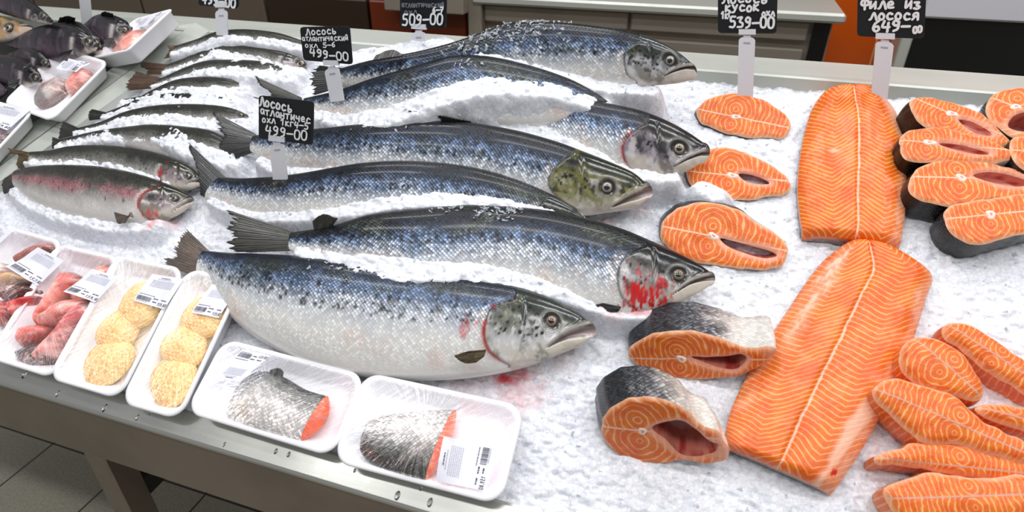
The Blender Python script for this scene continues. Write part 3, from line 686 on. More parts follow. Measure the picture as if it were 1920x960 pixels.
f2 = fish('s2', 'salmon', 'salmon second from the front, blood running over its gill cover', 'fish', G_SAL,
 [(548, 436, 545, 470), (620, 424, 610, 500), (700, 402, 690, 530), (800, 391, 790, 560), (900, 385, 890, 556), (1000, 392, 990, 560), (1080, 406, 1075, 580), (1160, 428, 1150, 600), (1220, 452, 1200, 592), (1270, 474, 1255, 577), (1308, 494, 1303, 553), (1330, 509, 1331, 536)],
 [.075, .068, .058, .052, .05], [.045, .035, .025, .02, .02], 0.48, shift=-0.12, seed=5, gill=[(1210, 462), (1175, 480), (1160, 510), (1166, 555), (1195, 580)], eye=(1273, 515), eye_r=0.009, mouth=[(1262, 552), (1295, 530), (1332, 521)], gape=0.0035,
 head=((24, 26, 29), (58, 54, 44), (134, 124, 122)), blood=[(1200, 555, 0.022, 0.95), (1225, 545, 0.018, 0.7), (1240, 560, 0.012, 0.8)], iris=(190, 168, 130), spots=120)
fin(f2, [(548, 434, .058), (552, 452, .058), (545, 470, .054)], [(418, 391, .075), (424, 420, .07), (422, 445, .064), (428, 468, .056), (450, 474, .052)], 'olive', rag=0.28, seed=3)
fin(f2, [(590, 432, .066), (622, 426, .068)], [(586, 414, .082), (600, 403, .088), (612, 401, .09), (634, 409, .085)], 'olive', rag=0.05, name='adipose_fin', seed=4, M=30)
fin(f2, [(1165, 575, .05), (1160, 583, .045)], [(1130, 568, .05), (1095, 578, .04), (1110, 586, .036), (1140, 585, .038)], 'dark', rag=0.05, name='pectoral_fin', seed=5, M=30)
f3 = fish('s3', 'salmon', 'dark blue salmon third from the front, its head buried under the ice', 'fish', G_SAL,
 [(418, 332, 388, 374), (470, 334, 445, 397), (560, 326, 545, 414), (680, 306, 670, 424), (780, 302, 770, 430), (880, 312, 870, 432), (960, 333, 950, 435), (1030, 362, 1015, 435), (1070, 385, 1058, 428), (1092, 404, 1084, 420)],
 [.045, .07, .075, .06], [.02, .03, .03, .03], 0.5, shift=-0.02, seed=7, head=((30, 36, 38), (60, 58, 40), (80, 80, 70)), gill=[(1030, 366), (1010, 395), (1015, 430)], spots=120)
fin(f3, [(424, 333, .03), (408, 350, .03), (390, 374, .025)], [(350, 264, .05), (356, 285, .045), (368, 315, .038), (374, 345, .03), (376, 366, .02)], 'dark', rag=0.12, seed=6)
f4 = fish('s4', 'salmon', 'salmon with an olive green head and open mouth, behind the front price sign', 'fish', G_SAL,
 [(478, 254, 472, 285), (540, 246, 530, 315), (600, 241, 590, 330), (680, 233, 670, 347), (770, 227, 760, 362), (870, 229, 860, 378), (960, 243, 945, 393), (1040, 264, 1025, 403), (1100, 286, 1090, 405), (1145, 304, 1140, 399), (1185, 322, 1190, 390), (1208, 340, 1214, 374)],
 [.06, .085, .085, .07], [.02, .025, .025, .025], 0.48, shift=0.0, seed=11, gill=[(1075, 290), (1042, 315), (1030, 345), (1048, 372), (1080, 392)], eye=(1137, 352), eye_r=0.0095, mouth=[(1148, 388), (1180, 372), (1216, 360)], gape=0.0075,
 head=((32, 36, 24), (96, 94, 36), (138, 136, 96)), iris=(214, 210, 200), spots=140)
fin(f4, [(480, 252, .035), (484, 268, .035), (472, 286, .03)], [(393, 206, .055), (400, 230, .05), (412, 255, .042), (396, 278, .036), (404, 298, .025), (440, 300, .02)], 'dark', rag=0.25, seed=8, rays=26)
fin(f4, [(770, 231, .082), (880, 233, .082)], [(766, 207, .105), (795, 210, .105), (835, 218, .1), (884, 228, .09)], 'dark', rag=0.08, name='dorsal_fin', seed=9)
f5 = fish('s5', 'salmon', 'salmon in the fourth row, dark spotted head touching the second orange steak', 'fish', G_SAL,
 [(780, 192, 775, 225), (880, 174, 870, 245), (960, 168, 950, 275), (1060, 179, 1040, 298), (1130, 192, 1115, 318), (1200, 207, 1180, 330), (1250, 226, 1235, 332), (1290, 248, 1278, 325), (1318, 267, 1312, 308)],
 [.06, .07, .08, .07], [.02, .03, .03, .03], 0.48, shift=-0.02, seed=13, gill=[(1215, 232), (1185, 250), (1170, 275), (1175, 305), (1192, 322)], eye=(1274, 278), eye_r=0.0095, mouth=[(1266, 312), (1290, 298), (1316, 288)], gape=0.003,
 head=((28, 30, 34), (56, 46, 38), (138, 130, 140)), gillred=0.8, iris=(216, 196, 160), spots=90)
f6 = fish('s6', 'salmon', 'arched salmon in the fifth row, one before the back, its head under the ice', 'fish', G_SAL,
 [(572, 184, 572, 205), (630, 171, 625, 224), (700, 148, 695, 240), (780, 125, 780, 248), (850, 106, 860, 248), (920, 107, 930, 243), (1000, 125, 1000, 240), (1070, 149, 1060, 230), (1115, 173, 1105, 215), (1140, 190, 1132, 204)],
 [.07, .10, .12, .11, .08], [.03, .05, .06, .06, .06], 0.5, shift=0.05, seed=17, spots=110)
fin(f6, [(566, 184, .035), (566, 196, .034), (570, 206, .03)], [(476, 142, .055), (484, 158, .05), (506, 176, .042), (480, 184, .036), (468, 180, .03)], 'olive', rag=0.12, seed=10)
f7 = fish('s7', 'salmon', 'salmon at the very back against the rear ledge, closed pale mouth', 'fish', G_SAL,
 [(640, 128, 640, 164), (700, 112, 700, 174), (780, 97, 780, 178), (847, 80, 850, 178), (900, 62, 905, 176), (960, 43, 970, 174), (1043, 41, 1050, 170), (1127, 50, 1125, 166), (1190, 61, 1190, 163), (1240, 79, 1235, 160), (1276, 101, 1272, 156), (1296, 118, 1295, 150)],
 [.09, .13, .14, .12], [.06, .06, .06, .05], 0.46, shift=0.1, seed=19, gill=[(1200, 78), (1178, 92), (1171, 112), (1178, 138), (1195, 152)], eye=(1256, 114), eye_r=0.0085, mouth=[(1248, 142), (1270, 131), (1302, 128)], gape=0.0028,
 head=((44, 50, 50), (84, 84, 66), (196, 198, 206)), iris=(206, 204, 190), spots=120)
fin(f7, [(642, 128, .085), (642, 146, .075), (640, 164, .065)], [(592, 122, .095), (580, 136, .085), (578, 152, .078), (579, 166, .07), (586, 180, .06)], 'dark', rag=0.3, seed=12)
fin(f7, [(700, 114, .12), (752, 106, .12)], [(706, 104, .124), (722, 96, .126), (740, 94, .126), (756, 103, .122)], 'dark', rag=0.04, name='adipose_fin', seed=13, M=30)

# trout
T_ = dict(pal='trout', mat=M_TROUT, NU=150, NV=56, spots=150, head=((38, 36, 28), (78, 74, 52), (150, 134, 142)), eye_r=0.006)
def trout(key, label, st, seed, ru=0.035, rl=0.015, **k):
    a = dict(T_); a.update(k); return fish(key, 'trout', label, 'fish', G_TR, st, ru, rl, 0.5, seed=seed, **a)
t1 = trout('t1', 'nearest trout with a pink side stripe and bright gill, left of the salmon', [(32, 320, 30, 352), (70, 313, 65, 380), (120, 311, 115, 404), (180, 313, 175, 422), (230, 320, 230, 430), (275, 331, 275, 427), (310, 343, 310, 413), (338, 355, 338, 399), (354, 366, 356, 386)], 21,
 gill=[(300, 350), (272, 362), (262, 385), (272, 405), (292, 418)], eye=(328, 372), mouth=[(322, 396), (340, 384), (359, 377)], gape=0.002, pink=0.6, gillred=1.0, blood=[(285, 402, 0.01, .7)])
fin(t1, [(34, 322, .02), (32, 352, .015)], [(6, 338, .02), (2, 350, .018), (8, 366, .012)], 'olive', rag=0.2, seed=20, M=40)
fin(t1, [(250, 408, .047), (246, 398, .05)], [(214, 397, .052), (216, 408, .048), (222, 420, .042), (236, 418, .042)], 'pale', name='pectoral_fin', rag=0.05, seed=21, M=30)
fin(t1, [(66, 378, .014), (60, 370, .018)], [(42, 378, .02), (46, 388, .016), (60, 390, .012)], 'pale', name='pelvic_fin', rag=0.05, seed=22, M=30)
t2 = trout('t2', 'dark trout lying just behind the pink striped one', [(55, 285, 52, 300), (95, 282, 92, 314), (140, 274, 138, 325), (210, 273, 205, 338), (280, 283, 275, 350), (330, 298, 325, 358), (358, 313, 354, 356), (374, 330, 370, 350)], 23,
 gill=[(318, 302), (300, 318), (304, 345)], eye=(352, 331), gillred=1.0, blood=[(302, 322, 0.008, .9)], mouth=[(350, 345), (372, 340)], gape=0.002)
fin(t2, [(56, 286, .03), (54, 300, .025)], [(15, 278, .035), (18, 288, .032), (34, 292, .026), (30, 312, .02), (40, 318, .015)], 'tanb', rag=0.15, seed=24)
t3 = trout('t3', 'trout ahead of the dark one, middle covered by ice, under a big salmon tail', [(112, 262, 112, 274), (180, 246, 182, 268), (240, 238, 242, 278), (290, 234, 292, 293), (350, 238, 350, 303), (400, 246, 398, 305), (430, 265, 425, 302), (446, 280, 442, 294)], 25)
fin(t3, [(114, 262, .03), (113, 274, .02)], [(98, 256, .03), (96, 266, .03), (98, 280, .02)], 'olive', rag=0.2, seed=26, M=40)
t4 = trout('t4', 'long trout whose snout points at the front price sign', [(146, 240, 144, 252), (190, 228, 190, 246), (240, 208, 242, 237), (300, 197, 302, 238), (360, 195, 362, 238), (410, 198, 412, 236), (442, 205, 443, 232), (462, 214, 462, 226)], 27,
 eye=(452, 216), eye_r=0.005)
fin(t4, [(148, 240, .03), (146, 252, .02)], [(118, 226, .035), (112, 240, .03), (110, 250, .025), (108, 262, .02)], 'olive', rag=0.15, seed=28, M=40)
t5 = trout('t5', 'trout mostly under ice with only a thin strip of back bare', [(232, 186, 232, 197), (285, 177, 287, 202), (340, 174, 342, 207), (400, 178, 400, 207), (436, 187, 436, 202)], 29)
t6 = trout('t6', 'slim trout curving up from a tail lying on the left rim', [(198, 211, 196, 222), (240, 194, 242, 214), (290, 167, 294, 192), (335, 149, 338, 190), (390, 144, 392, 187), (430, 148, 432, 180), (452, 157, 452, 166)], 31)
fin(t6, [(200, 211, .03), (197, 222, .02)], [(172, 204, .035), (165, 212, .03), (167, 226, .02)], 'olive', rag=0.1, seed=32, M=40)
t7 = trout('t7', 'trout with a wide brown tail spread over the left rim', [(300, 148, 290, 166), (350, 126, 352, 162), (390, 114, 395, 157), (440, 112, 445, 154), (490, 115, 492, 152), (525, 124, 526, 148), (540, 131, 540, 141)], 33)
fin(t7, [(304, 147, .03), (292, 166, .02)], [(250, 132, .045), (242, 146, .036), (236, 158, .03), (234, 170, .02), (262, 168, .018)], 'brown', rag=0.2, seed=34)
t8 = trout('t8', 'trout with a pale ringed eye beside the price sign at its snout', [(312, 122, 310, 140), (350, 108, 355, 134), (390, 90, 398, 130), (420, 81, 428, 130), (480, 85, 482, 132), (530, 96, 530, 134), (560, 108, 560, 131), (574, 119, 574, 126)], 35,
 eye=(565, 119), eye_r=0.008, iris=(214, 180, 130), gill=[(540, 102), (530, 115), (536, 130)])
fin(t8, [(316, 121, .03), (312, 140, .02)], [(262, 116, .045), (258, 124, .038), (275, 132, .03), (268, 140, .024)], 'brown', rag=0.2, seed=36)
t9 = trout('t9', 'trout farthest back, in the corner of the ice pan', [(330, 86, 326, 106), (370, 74, 374, 97), (410, 60, 415, 94), (460, 56, 465, 97), (520, 62, 522, 100), (565, 76, 563, 98), (584, 86, 584, 93)], 37, ru=0.045, rl=0.03)
fin(t9, [(334, 85, .04), (328, 106, .03)], [(312, 84, .05), (316, 96, .04), (306, 110, .03)], 'brown', rag=0.2, seed=38, M=40)

# the heap in the side counter
D_ = dict(pal='dark', mat=M_CARP, NU=110, NV=48, spots=0, head=((30, 28, 32), (50, 44, 50), (74, 62, 72)), eye_r=0.005, scl=0.6)
def dk(key, label, st, seed, ru, rl, **k):
    a = dict(D_); a.update(k); return fish(key, 'dark_fish', label, 'fish', G_DK, st, ru, rl, 0.6, seed=seed, **a)
d1 = dk('d1', 'black fish at the right end of the heap, beside the tilted foam tray', [(160, 45, 158, 62), (185, 30, 182, 78), (210, 28, 205, 88), (235, 38, 225, 84), (245, 50, 237, 66)], 41, .06, .03, gill=[(222, 40), (216, 58), (214, 76)], eye=(233, 55), eye_r=.006)
fin(d1, [(212, 72, .075), (208, 78, .07)], [(196, 76, .085), (192, 86, .08), (204, 90, .06)], 'dark', rag=.1, name='pectoral_fin', seed=71, M=30)
fin(d1, [(188, 31, .065), (212, 31, .065)], [(190, 24, .08), (200, 22, .082), (212, 26, .075)], 'dark', rag=.15, name='dorsal_fin', seed=72, M=30)
d2 = dk('d2', 'largest black fish across the middle of the heap', [(15, 72, 18, 88), (50, 60, 52, 101), (90, 47, 88, 116), (130, 46, 125, 112), (160, 60, 154, 106), (178, 78, 174, 96)], 42, .085, .04, gill=[(150, 58), (140, 80), (142, 102)], eye=(166, 78), eye_r=.007)
fin(d2, [(138, 92, .115), (132, 100, .11)], [(112, 98, .12), (110, 110, .11), (126, 116, .09)], 'dark', rag=.1, name='pectoral_fin', seed=73, M=30)
d3 = dk('d3', 'black fish behind the largest one, head to the foam tray', [(95, 44, 100, 66), (130, 38, 132, 80), (158, 46, 158, 96), (180, 66, 176, 102), (190, 86, 186, 98)], 43, .06, .03, gill=[(168, 58), (162, 76), (164, 94)], eye=(179, 80), eye_r=.006)
fin(d3, [(108, 42, .065), (140, 40, .065)], [(112, 33, .08), (128, 30, .085), (142, 34, .08)], 'dark', rag=.15, name='dorsal_fin', seed=74, M=30)
d4 = dk('d4', 'small black fish in front of the largest one', [(15, 100, 18, 110), (45, 90, 45, 124), (70, 94, 66, 133), (86, 108, 80, 130), (93, 120, 90, 130)], 44, .07, .04, gill=[(74, 98), (68, 114), (70, 130)], eye=(84, 118), eye_r=.005)
fin(d4, [(60, 118, .085), (56, 126, .08)], [(42, 122, .09), (42, 130, .085), (54, 134, .07)], 'dark', rag=.1, name='pectoral_fin', seed=75, M=30)
d5 = dk('d5', 'black fish cut by the picture edge, above the packed foam tray', [(-30, 104, -30, 150), (10, 103, 5, 160), (45, 113, 40, 166), (68, 132, 60, 162), (77, 147, 73, 156)], 45, .075, .035, gill=[(52, 122), (44, 142), (46, 162)], eye=(66, 146), eye_r=.006)
fin(d5, [(38, 148, .085), (34, 156, .08)], [(14, 152, .09), (14, 162, .085), (28, 166, .07)], 'dark', rag=.1, name='pectoral_fin', seed=76, M=30)
dk('d6', 'lowest black fish, tucked behind the packed foam tray', [(-50, 140, -50, 200), (-20, 144, -22, 194), (0, 154, -4, 186), (12, 166, 8, 178)], 46, .06, .03)
h = dk('d7', 'tan headed fish with an orange jaw on top of the heap', [(-80, 16, -80, 92), (-20, 24, -20, 84), (15, 34, 12, 79), (42, 42, 38, 71), (60, 49, 58, 65)], 47, .10, .06, pal='tan', gill=[(-10, 30), (-25, 55), (-12, 78)], eye=(15, 52), eye_r=0.009, iris=(206, 196, 170), mouth=[(36, 50), (50, 48), (68, 45)], gape=0.003, head=((92, 84, 56), (190, 150, 96), (222, 160, 112)), blood=[(50, 60, 0.014, .35)])
d8 = dk('d8', 'dark fish leaning over the tan headed one', [(-60, -60, -70, 0), (10, -20, 0, 24), (50, -2, 42, 36), (80, 20, 76, 44), (97, 36, 94, 46)], 48, .13, .085, gill=[(64, 12), (56, 26), (58, 38)], eye=(80, 30), eye_r=.006)
# ------------------------------------------------------------------ the bed of ice
NXI, NYI = 820, 400
p0, p1 = pix(-330, 480)[0], P1 - 0.02; q0, q1 = IQ - 0.012, BQ + 0.012
gp_ = np.linspace(p0, p1, NXI); gq_ = np.linspace(q0, q1, NYI); PX, QY = np.meshgrid(gp_, gq_, indexing='ij')
H = 0.0 + 0.006 * (fbm(PX * 9, QY * 9, 1, 3) - 0.45)
def ribbon(pts, w, rise=1.0, blend=0.012):      # pts: bed points (p, q, height); ice level to each point's height, down-slope width w
    global H
    P = np.asarray(pts, float); best, idx = poly_dist(PX, QY, P[:, :2])
    i0 = np.clip(idx.astype(int), 0, len(P) - 2); f = idx - i0
    hh = P[i0, 2] * (1 - f) + P[i0 + 1, 2] * f
    wv = np.broadcast_to(np.asarray(w, float), (len(P),)); ww = wv[i0] * (1 - f) + wv[i0 + 1] * f
    wob = 1 + 0.5 * (fbm(PX * 40, QY * 40, 7, 3) - 0.47)
    k = sstep(1.0, 0.0, (best - ww * 0.55 * wob) / (ww * 0.6 + blend))
    H = np.maximum(H, H * (1 - k) + hh * k)
def cover(key, dc, w, u0=0.03, u1=0.97, dz=0.0):
    """ice lying against the lower side of a fish up to the height of its flank at d = dc"""
    f = FISH[key]; n = len(f['C']); idx = np.linspace(int(u0 * n), int(u1 * n), 26).astype(int).clip(0, n - 1).clip(0, n - 1)
    u = np.linspace(0, 1, 26); dcv = np.interp(u, np.linspace(0, 1, len(np.atleast_1d(dc))), np.atleast_1d(dc)); wv = np.interp(u, np.linspace(0, 1, len(np.atleast_1d(w))), np.atleast_1d(w))
    Q = f['C'][idx] + f['D'][idx] * dcv[:, None] + f['N'][idx] * (f['th'][idx] * np.sqrt(np.maximum(0, 1 - dcv ** 2)) ** 0.86)[:, None]
    P = Q.copy(); dn = f['D'][idx] / f['hd'][idx][:, None]; P[:, :2] -= dn[:, :2] * wv[:, None] * 0.5; P[:, 2] = Q[:, 2] + dz
    ribbon(P, wv * 0.62)
def mound(pts, w): ribbon([pix(*p) for p in pts], w)
COVERS = [
 ('s2', [-.25, -.25, -.2, -.3, -.55, -.8, -.95], [.02, .045, .05, .044, .03, .014, .012], .05, .88),
 ('s3', [-.6, -.8, -.6, -.3, .0, .1, .25, .45], [.015, .018, .026, .034, .034, .034, .04, .045], .05, .99),
 ('s4', [-.9, -.75, -.4, -.35, -.35, -.55, -.9], [.02, .025, .03, .03, .03, .02, .015], .06, .84),
 ('s5', [.9, .7, .25, -.05, -.35, -.7, -.9], [.05, .06, .055, .05, .045, .03, .02], .03, .9),
 ('s6', [-.5, -.5, -.25, .1, .35, .55, .65], [.02, .04, .055, .055, .045, .04, .03], .05, .99),
 ('s7', [-.6, -.45, .1, .4, -.1, -.4, -.75, -.97], [.02, .03, .035, .035, .035, .035, .03, .03], .08, .88),
 ('t2', [-.4, -.1, -.1, -.5], [.015, .02, .02, .015], .05, .8),
 ('t1', [-.95, -.9, -.85, -.9], [.02, .02, .02, .02], .05, .8),
 ('t3', [.1, .75, 1.02, .9, -.1, -.2], [.02, .03, .04, .05, .04, .03], .03, .99),
 ('t4', [.0, .2, .3, -.1, -.35, -.3], [.01, .02, .03, .03, .035, .03], .05, .99),
 ('t5', [.9, .72, .5, .8, 1.0], [.02, .03, .04, .04, .03], .0, 1),
 ('t6', [.0, .3, .4, .15, .1, .6], [.01, .02, .03, .04, .04, .03], .05, .98),
 ('t7', [-.3, .0, .3, .2, .1, .0], [.01, .02, .03, .03, .03, .03], .05, .98),
 ('t8', [-.3, .1, .3, .0, -.2, -.6], [.01, .02, .03, .03, .02, .02], .05, .9),
 ('t9', [-.3, .0, .2, .2, .2, .2], [.01, .02, .02, .02, .02, .02], .05, .9)]
for key, dc, w, a, b in COVERS: cover(key, dc, w, a, b)
mound([(640, 112, .05), (760, 92, .06), (830, 82, .06)], .03)
mound([(1318, 352, .034), (1342, 364, .03)], .02)
# chunky crushed surface
d1, d2, idn = worley(PX * 95, QY * 95, 3); e1, e2, idm = worley(PX * 210 + 9, QY * 210, 8)
steep = 1.0
H = H + steep * (0.0048 * (idn - 0.5) * sstep(0.0, 0.2, d2 - d1) + 0.0028 * (idm - 0.5) * sstep(0, .25, e2 - e1)) + 0.006 * (fbm(PX * 45, QY * 45, 5, 3) - 0.47)
# edges of the pan
LW = [pix(388, 56)[:2], pix(-165, 452)[:2]]
side = (LW[1][0] - LW[0][0]) * (QY - LW[0][1]) - (LW[1][1] - LW[0][1]) * (PX - LW[0][0])
if side[NXI // 2, NYI // 2] < 0: side = -side
sdist = side / np.hypot(*(np.array(LW[1]) - np.array(LW[0])))
low = np.minimum(sstep(-0.004, 0.03, sdist), np.minimum(sstep(0, 0.02, QY - q0), 1.0))
H = np.where(sdist < 0.03, H * low - 0.004 * (1 - low), H)
# rain of stains: blood by the heads of the two nearest salmon, pink water further off
stain = np.zeros_like(H); scol = np.zeros(H.shape + (3,)); scol[:] = lin((226, 120, 118))
def blot(px, py, r, f, c, fr=60, asp=1.0):
    global stain, scol
    b = pix(px, py, 0.01); e = np.hypot(PX - b[0], (QY - b[1]) * asp) / r + (fbm(PX * fr, QY * fr, int(px), 4) - 0.47) * 1.6
    k = f * sstep(1.1, 0.2, e); m = k > stain; scol[m] = lin(c); stain = np.maximum(stain, k)
for a in [(945, 705, .022, .95, (206, 26, 34), 60, 1.6), (975, 692, .025, .6, (222, 70, 74), 60, 1.6), (955, 720, .05, .4, (232, 150, 150), 60, 1.0), (880, 722, .045, .28, (230, 180, 176), 60, 1.2), (1060, 668, .03, .22, (236, 190, 186), 60, 1.2),
          (1195, 590, .022, .7, (214, 60, 60), 80, 1.5), (1150, 598, .03, .35, (236, 160, 150), 80, 1.5), (1260, 575, .02, .25, (236, 180, 176), 60, 1.0), (1140, 410, .02, .25, (236, 180, 172), 60, 1.0), (1200, 385, .02, .2, (236, 170, 170), 60, 1.0), (295, 432, .014, .6, (226, 96, 80), 80, 1.0), (320, 415, .02, .3, (232, 150, 150), 80, 1.0)]: blot(*a)
keep = (sdist > -0.002)
Fi = grid_faces(NXI, NYI); fk = keep.ravel()[Fi].all(1)
V = np.stack([PX, QY, H], -1).reshape(-1, 3); Fi = Fi[fk]
used = np.unique(Fi); rm = np.full(len(V), -1); rm[used] = np.arange(len(used))
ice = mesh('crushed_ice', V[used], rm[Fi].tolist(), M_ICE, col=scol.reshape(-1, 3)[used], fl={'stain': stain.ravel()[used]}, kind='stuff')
tag(ice, 'bed of crushed white ice filling the steel counter', 'ice')
def ice_h(b): 
    i = int(np.clip((b[0] - p0) / (p1 - p0) * (NXI - 1), 0, NXI - 1)); j = int(np.clip((b[1] - q0) / (q1 - q0) * (NYI - 1), 0, NYI - 1)); return H[i, j]
# loose flakes
rng = np.random.RandomState(4); parts = []
def flake(c, r):
    k = rng.randint(4, 7); a = np.sort(rng.uniform(0, 2 * math.pi, k)); R = Matrix.Rotation(rng.uniform(0, 6.28), 3, Vector(unit(rng.normal(size=3)) * np.array([1, 1, .4])).normalized()); R = np.array(R)
    rr = r * rng.uniform(0.6, 1.2, k); T = np.stack([np.cos(a) * rr, np.sin(a) * rr * rng.uniform(.4, .9), rng.uniform(-.1, .1, k) * r], -1)
    V = np.vstack([T + [0, 0, r * .16], T * 0.85 - [0, 0, r * .16]]) @ R.T + c
    Fc = [tuple(range(k)), tuple(range(2 * k - 1, k - 1, -1))] + [((i + 1) % k, i, i + k, (i + 1) % k + k) for i in range(k)]
    parts.append((V, Fc))
for _ in range(2600):
    i, j = rng.randint(4, NXI - 4), rng.randint(6, NYI - 4)
    if sdist[i, j] < 0.02: continue
    flake(np.array([PX[i, j], QY[i, j], H[i, j] + 0.001]), rng.uniform(0.002, 0.0048))
def on_fish(key, px, py, n, spread, size=(0.003, 0.006)):
    f = FISH[key]; 
    for _ in range(n):
        x, y = px + rng.normal() * spread, py + rng.normal() * spread * .35
        q = ((f['pp'] - np.array((x, y))) ** 2).sum(-1) + np.where(f['vis'], 0, 1e9); i, j = np.unravel_index(np.argmin(q), q.shape)
        flake(f['pos'][i, j] + f['N'][i] * 0.001, rng.uniform(*size))
for a in [('s2', 930, 400, 46, 26), ('s2', 850, 393, 16, 20), ('s2', 960, 395, 12, 10), ('s3', 760, 340, 9, 10), ('s7', 980, 52, 110, 40), ('s7', 920, 66, 40, 25), ('s7', 870, 90, 30, 20), ('s5', 1000, 185, 40, 28), ('s5', 960, 182, 40, 22), ('s5', 1030, 200, 16, 10), ('s6', 880, 118, 14, 18), ('s1', 640, 500, 20, 40), ('s1', 820, 515, 20, 40), ('s4', 700, 240, 6, 30)]: on_fish(*a)
V, Fc = join(parts)
o = mesh('ice_flakes', V, Fc, M_CHIP, smooth=False, kind='stuff'); tag(o, 'loose clear flakes of ice scattered over the ice and fish', 'ice')
# ------------------------------------------------------------------ cut salmon
def cdt_fill(outer, holes, sp):
    """2-D triangulation of an outline with holes and inner points every sp"""
    pts = [tuple(p) for p in outer]; edges = [(i, (i + 1) % len(outer)) for i in range(len(outer))]; n = len(outer); rngs = [(0, n)]
    for h in holes:
        k = len(pts); pts += [tuple(p) for p in h]; edges += [(k + i, k + (i + 1) % len(h)) for i in range(len(h))]; rngs.append((k, k + len(h)))
    lo, hi = outer.min(0), outer.max(0)
    gx, gy = np.meshgrid(np.arange(lo[0], hi[0], sp), np.arange(lo[1], hi[1], sp * 0.87), indexing='ij'); gx = gx + (np.arange(gx.shape[1]) % 2)[None] * sp / 2
    g = np.stack([gx.ravel(), gy.ravel()], -1); ok = inside(g, outer)
    d = poly_dist(g[:, 0], g[:, 1], outer, True)[0]; ok &= d > sp * 0.55
    for h in holes: ok &= ~inside(g, h); ok &= poly_dist(g[:, 0], g[:, 1], h, True)[0] > sp * 0.55
    pts += [tuple(p) for p in g[ok]]
    r = delaunay_2d_cdt([Vector(p) for p in pts], edges, [], 0, 1e-7)
    V = np.array([tuple(v) for v in r[0]]); Fc = np.array([f for f in r[2]])
    c = V[Fc].mean(1); k = inside(c, outer)
    for h in holes: k &= ~inside(c, h)
    Fc = Fc[k]
    orig = r[3]; back = {}
    for i, o in enumerate(orig):
        for q in o: back[q] = i
    return V, Fc, [[back[i] for i in range(a, b)] for a, b in rngs]
def steak(name, label, cat, group, out_px, plane, E, axis, bone=None, hole=None, flesh=None, sp=0.0038, edge=0.004, bulge=0.0, skin=((40, 42, 46), (70, 72, 78), (220, 216, 210)), skin_rng=None,
          mid=1.0, grey=0.0, side='skin', seed=0, parts=('flesh', 'skin'), bone_r=0.006, rough_edge=0.0012, fatw=0.0, hd_=.85):
    """plane: (origin, normal) in bed coordinates. E: the thickness vector. axis: (back px, belly px)."""
    o, nr = plane; nr = unit(nr)
    P = np.array([pix_plane(x, y, o, nr) for x, y in out_px])
    ua = unit(pix_plane(*axis[1], o, nr) - pix_plane(*axis[0], o, nr)); va = np.cross(nr, ua)
    c0 = pix_plane(*(bone or ((axis[0][0] + axis[1][0]) / 2, (axis[0][1] + axis[1][1]) / 2)), o, nr)
    to2 = lambda p: np.stack([(p - c0) @ ua, (p - c0) @ va], -1)
    per = np.linalg.norm(np.diff(np.vstack([P, P[:1]]), axis=0), axis=1).sum()
    n = int(per / sp); o2 = spline(to2(P), n, True)
    area = 0.5 * np.sum(o2[:, 0] * np.roll(o2[:, 1], -1) - np.roll(o2[:, 0], -1) * o2[:, 1])
    if area < 0: o2 = o2[::-1]
    rr = np.arange(len(o2)); o2 = o2 + rough_edge * 2 * (np.stack([vnoise(rr * .35, rr * 0 + seed, seed), vnoise(rr * .35, rr * 0 + seed + 3, seed + 3)], -1) - 0.5)
    hs = []
    if hole is not None:
        hp = to2(np.array([pix_plane(x, y, o, nr) for x, y in hole])); hn = max(14, int(np.linalg.norm(np.diff(np.vstack([hp, hp[:1]]), axis=0), axis=1).sum() / sp)); h2 = spline(hp, hn, True)
        ha = 0.5 * np.sum(h2[:, 0] * np.roll(h2[:, 1], -1) - np.roll(h2[:, 0], -1) * h2[:, 1])
        if ha < 0: h2 = h2[::-1]
        hs = [h2]
    V2, Fc, loops = cdt_fill(o2, hs, sp)
    x, y = V2[:, 0], V2[:, 1]
    dist = poly_dist(x, y, o2, True)[0]; dh = poly_dist(x, y, hs[0], True)[0] if hs else np.full(len(x), 9.0)
    z = -edge * (1 - np.clip(dist / edge, 0, 1)) ** 2 - edge * 0.7 * (1 - np.clip(dh / (edge * .7), 0, 1)) ** 2
    z = z + bulge * (1 - np.exp(-(dist / 0.02) ** 2)) + 0.0022 * (fbm(x * 70, y * 70, seed, 3) - 0.47) * np.clip(dist / 0.004, 0, 1)
    halfw = np.abs(o2[:, 1]).max(); halfl = np.abs(o2[:, 0]).max()
    hn_ = max(halfw, .036); uvw = np.stack([x / hn_, y / hn_, np.full(len(x), halfw)], -1)
    W = c0 + x[:, None] * ua + y[:, None] * va + z[:, None] * nr
    # fatty rim, dark lateral tissue, pale belly wall
    f = np.zeros(len(x)); fc = np.tile(lin((250, 206, 170)), (len(x), 1))
    rim = sstep(0.0045, 0.001, dist + (fbm(x * 160, y * 160, seed + 2, 3) - 0.47) * 0.004); f = np.maximum(f, rim * 0.75)
    if hs:
        k = sstep(0.009, 0.002, dh + (fbm(x * 120, y * 120, seed + 6, 3) - 0.47) * 0.008); m = k * 0.75 > f; fc[m] = lin((242, 176, 150)); f = np.maximum(f, k * 0.75)
    if fatw:
        bx = o2[:, 0].max(); k = sstep(fatw, 0, bx - x + (fbm(x * 90, y * 90, seed + 8, 3) - .47) * .02) * .8; m = k > f; fc[m] = lin((244, 178, 150)); f = np.maximum(f, k)
    base = c0 + E * 1.0
    e = empty(name, label, cat, base, group)
    fo = mesh('flesh', W, Fc.tolist(), flesh or M_STEAK, e, col=fc, uvw=uvw, fl={'mid': mid, 'grey': grey, 'fat': f})
    # wall
    K = 7; lp = loops[0]; n = len(lp); base3 = W[lp]; ctr = base3.mean(0); rows = []
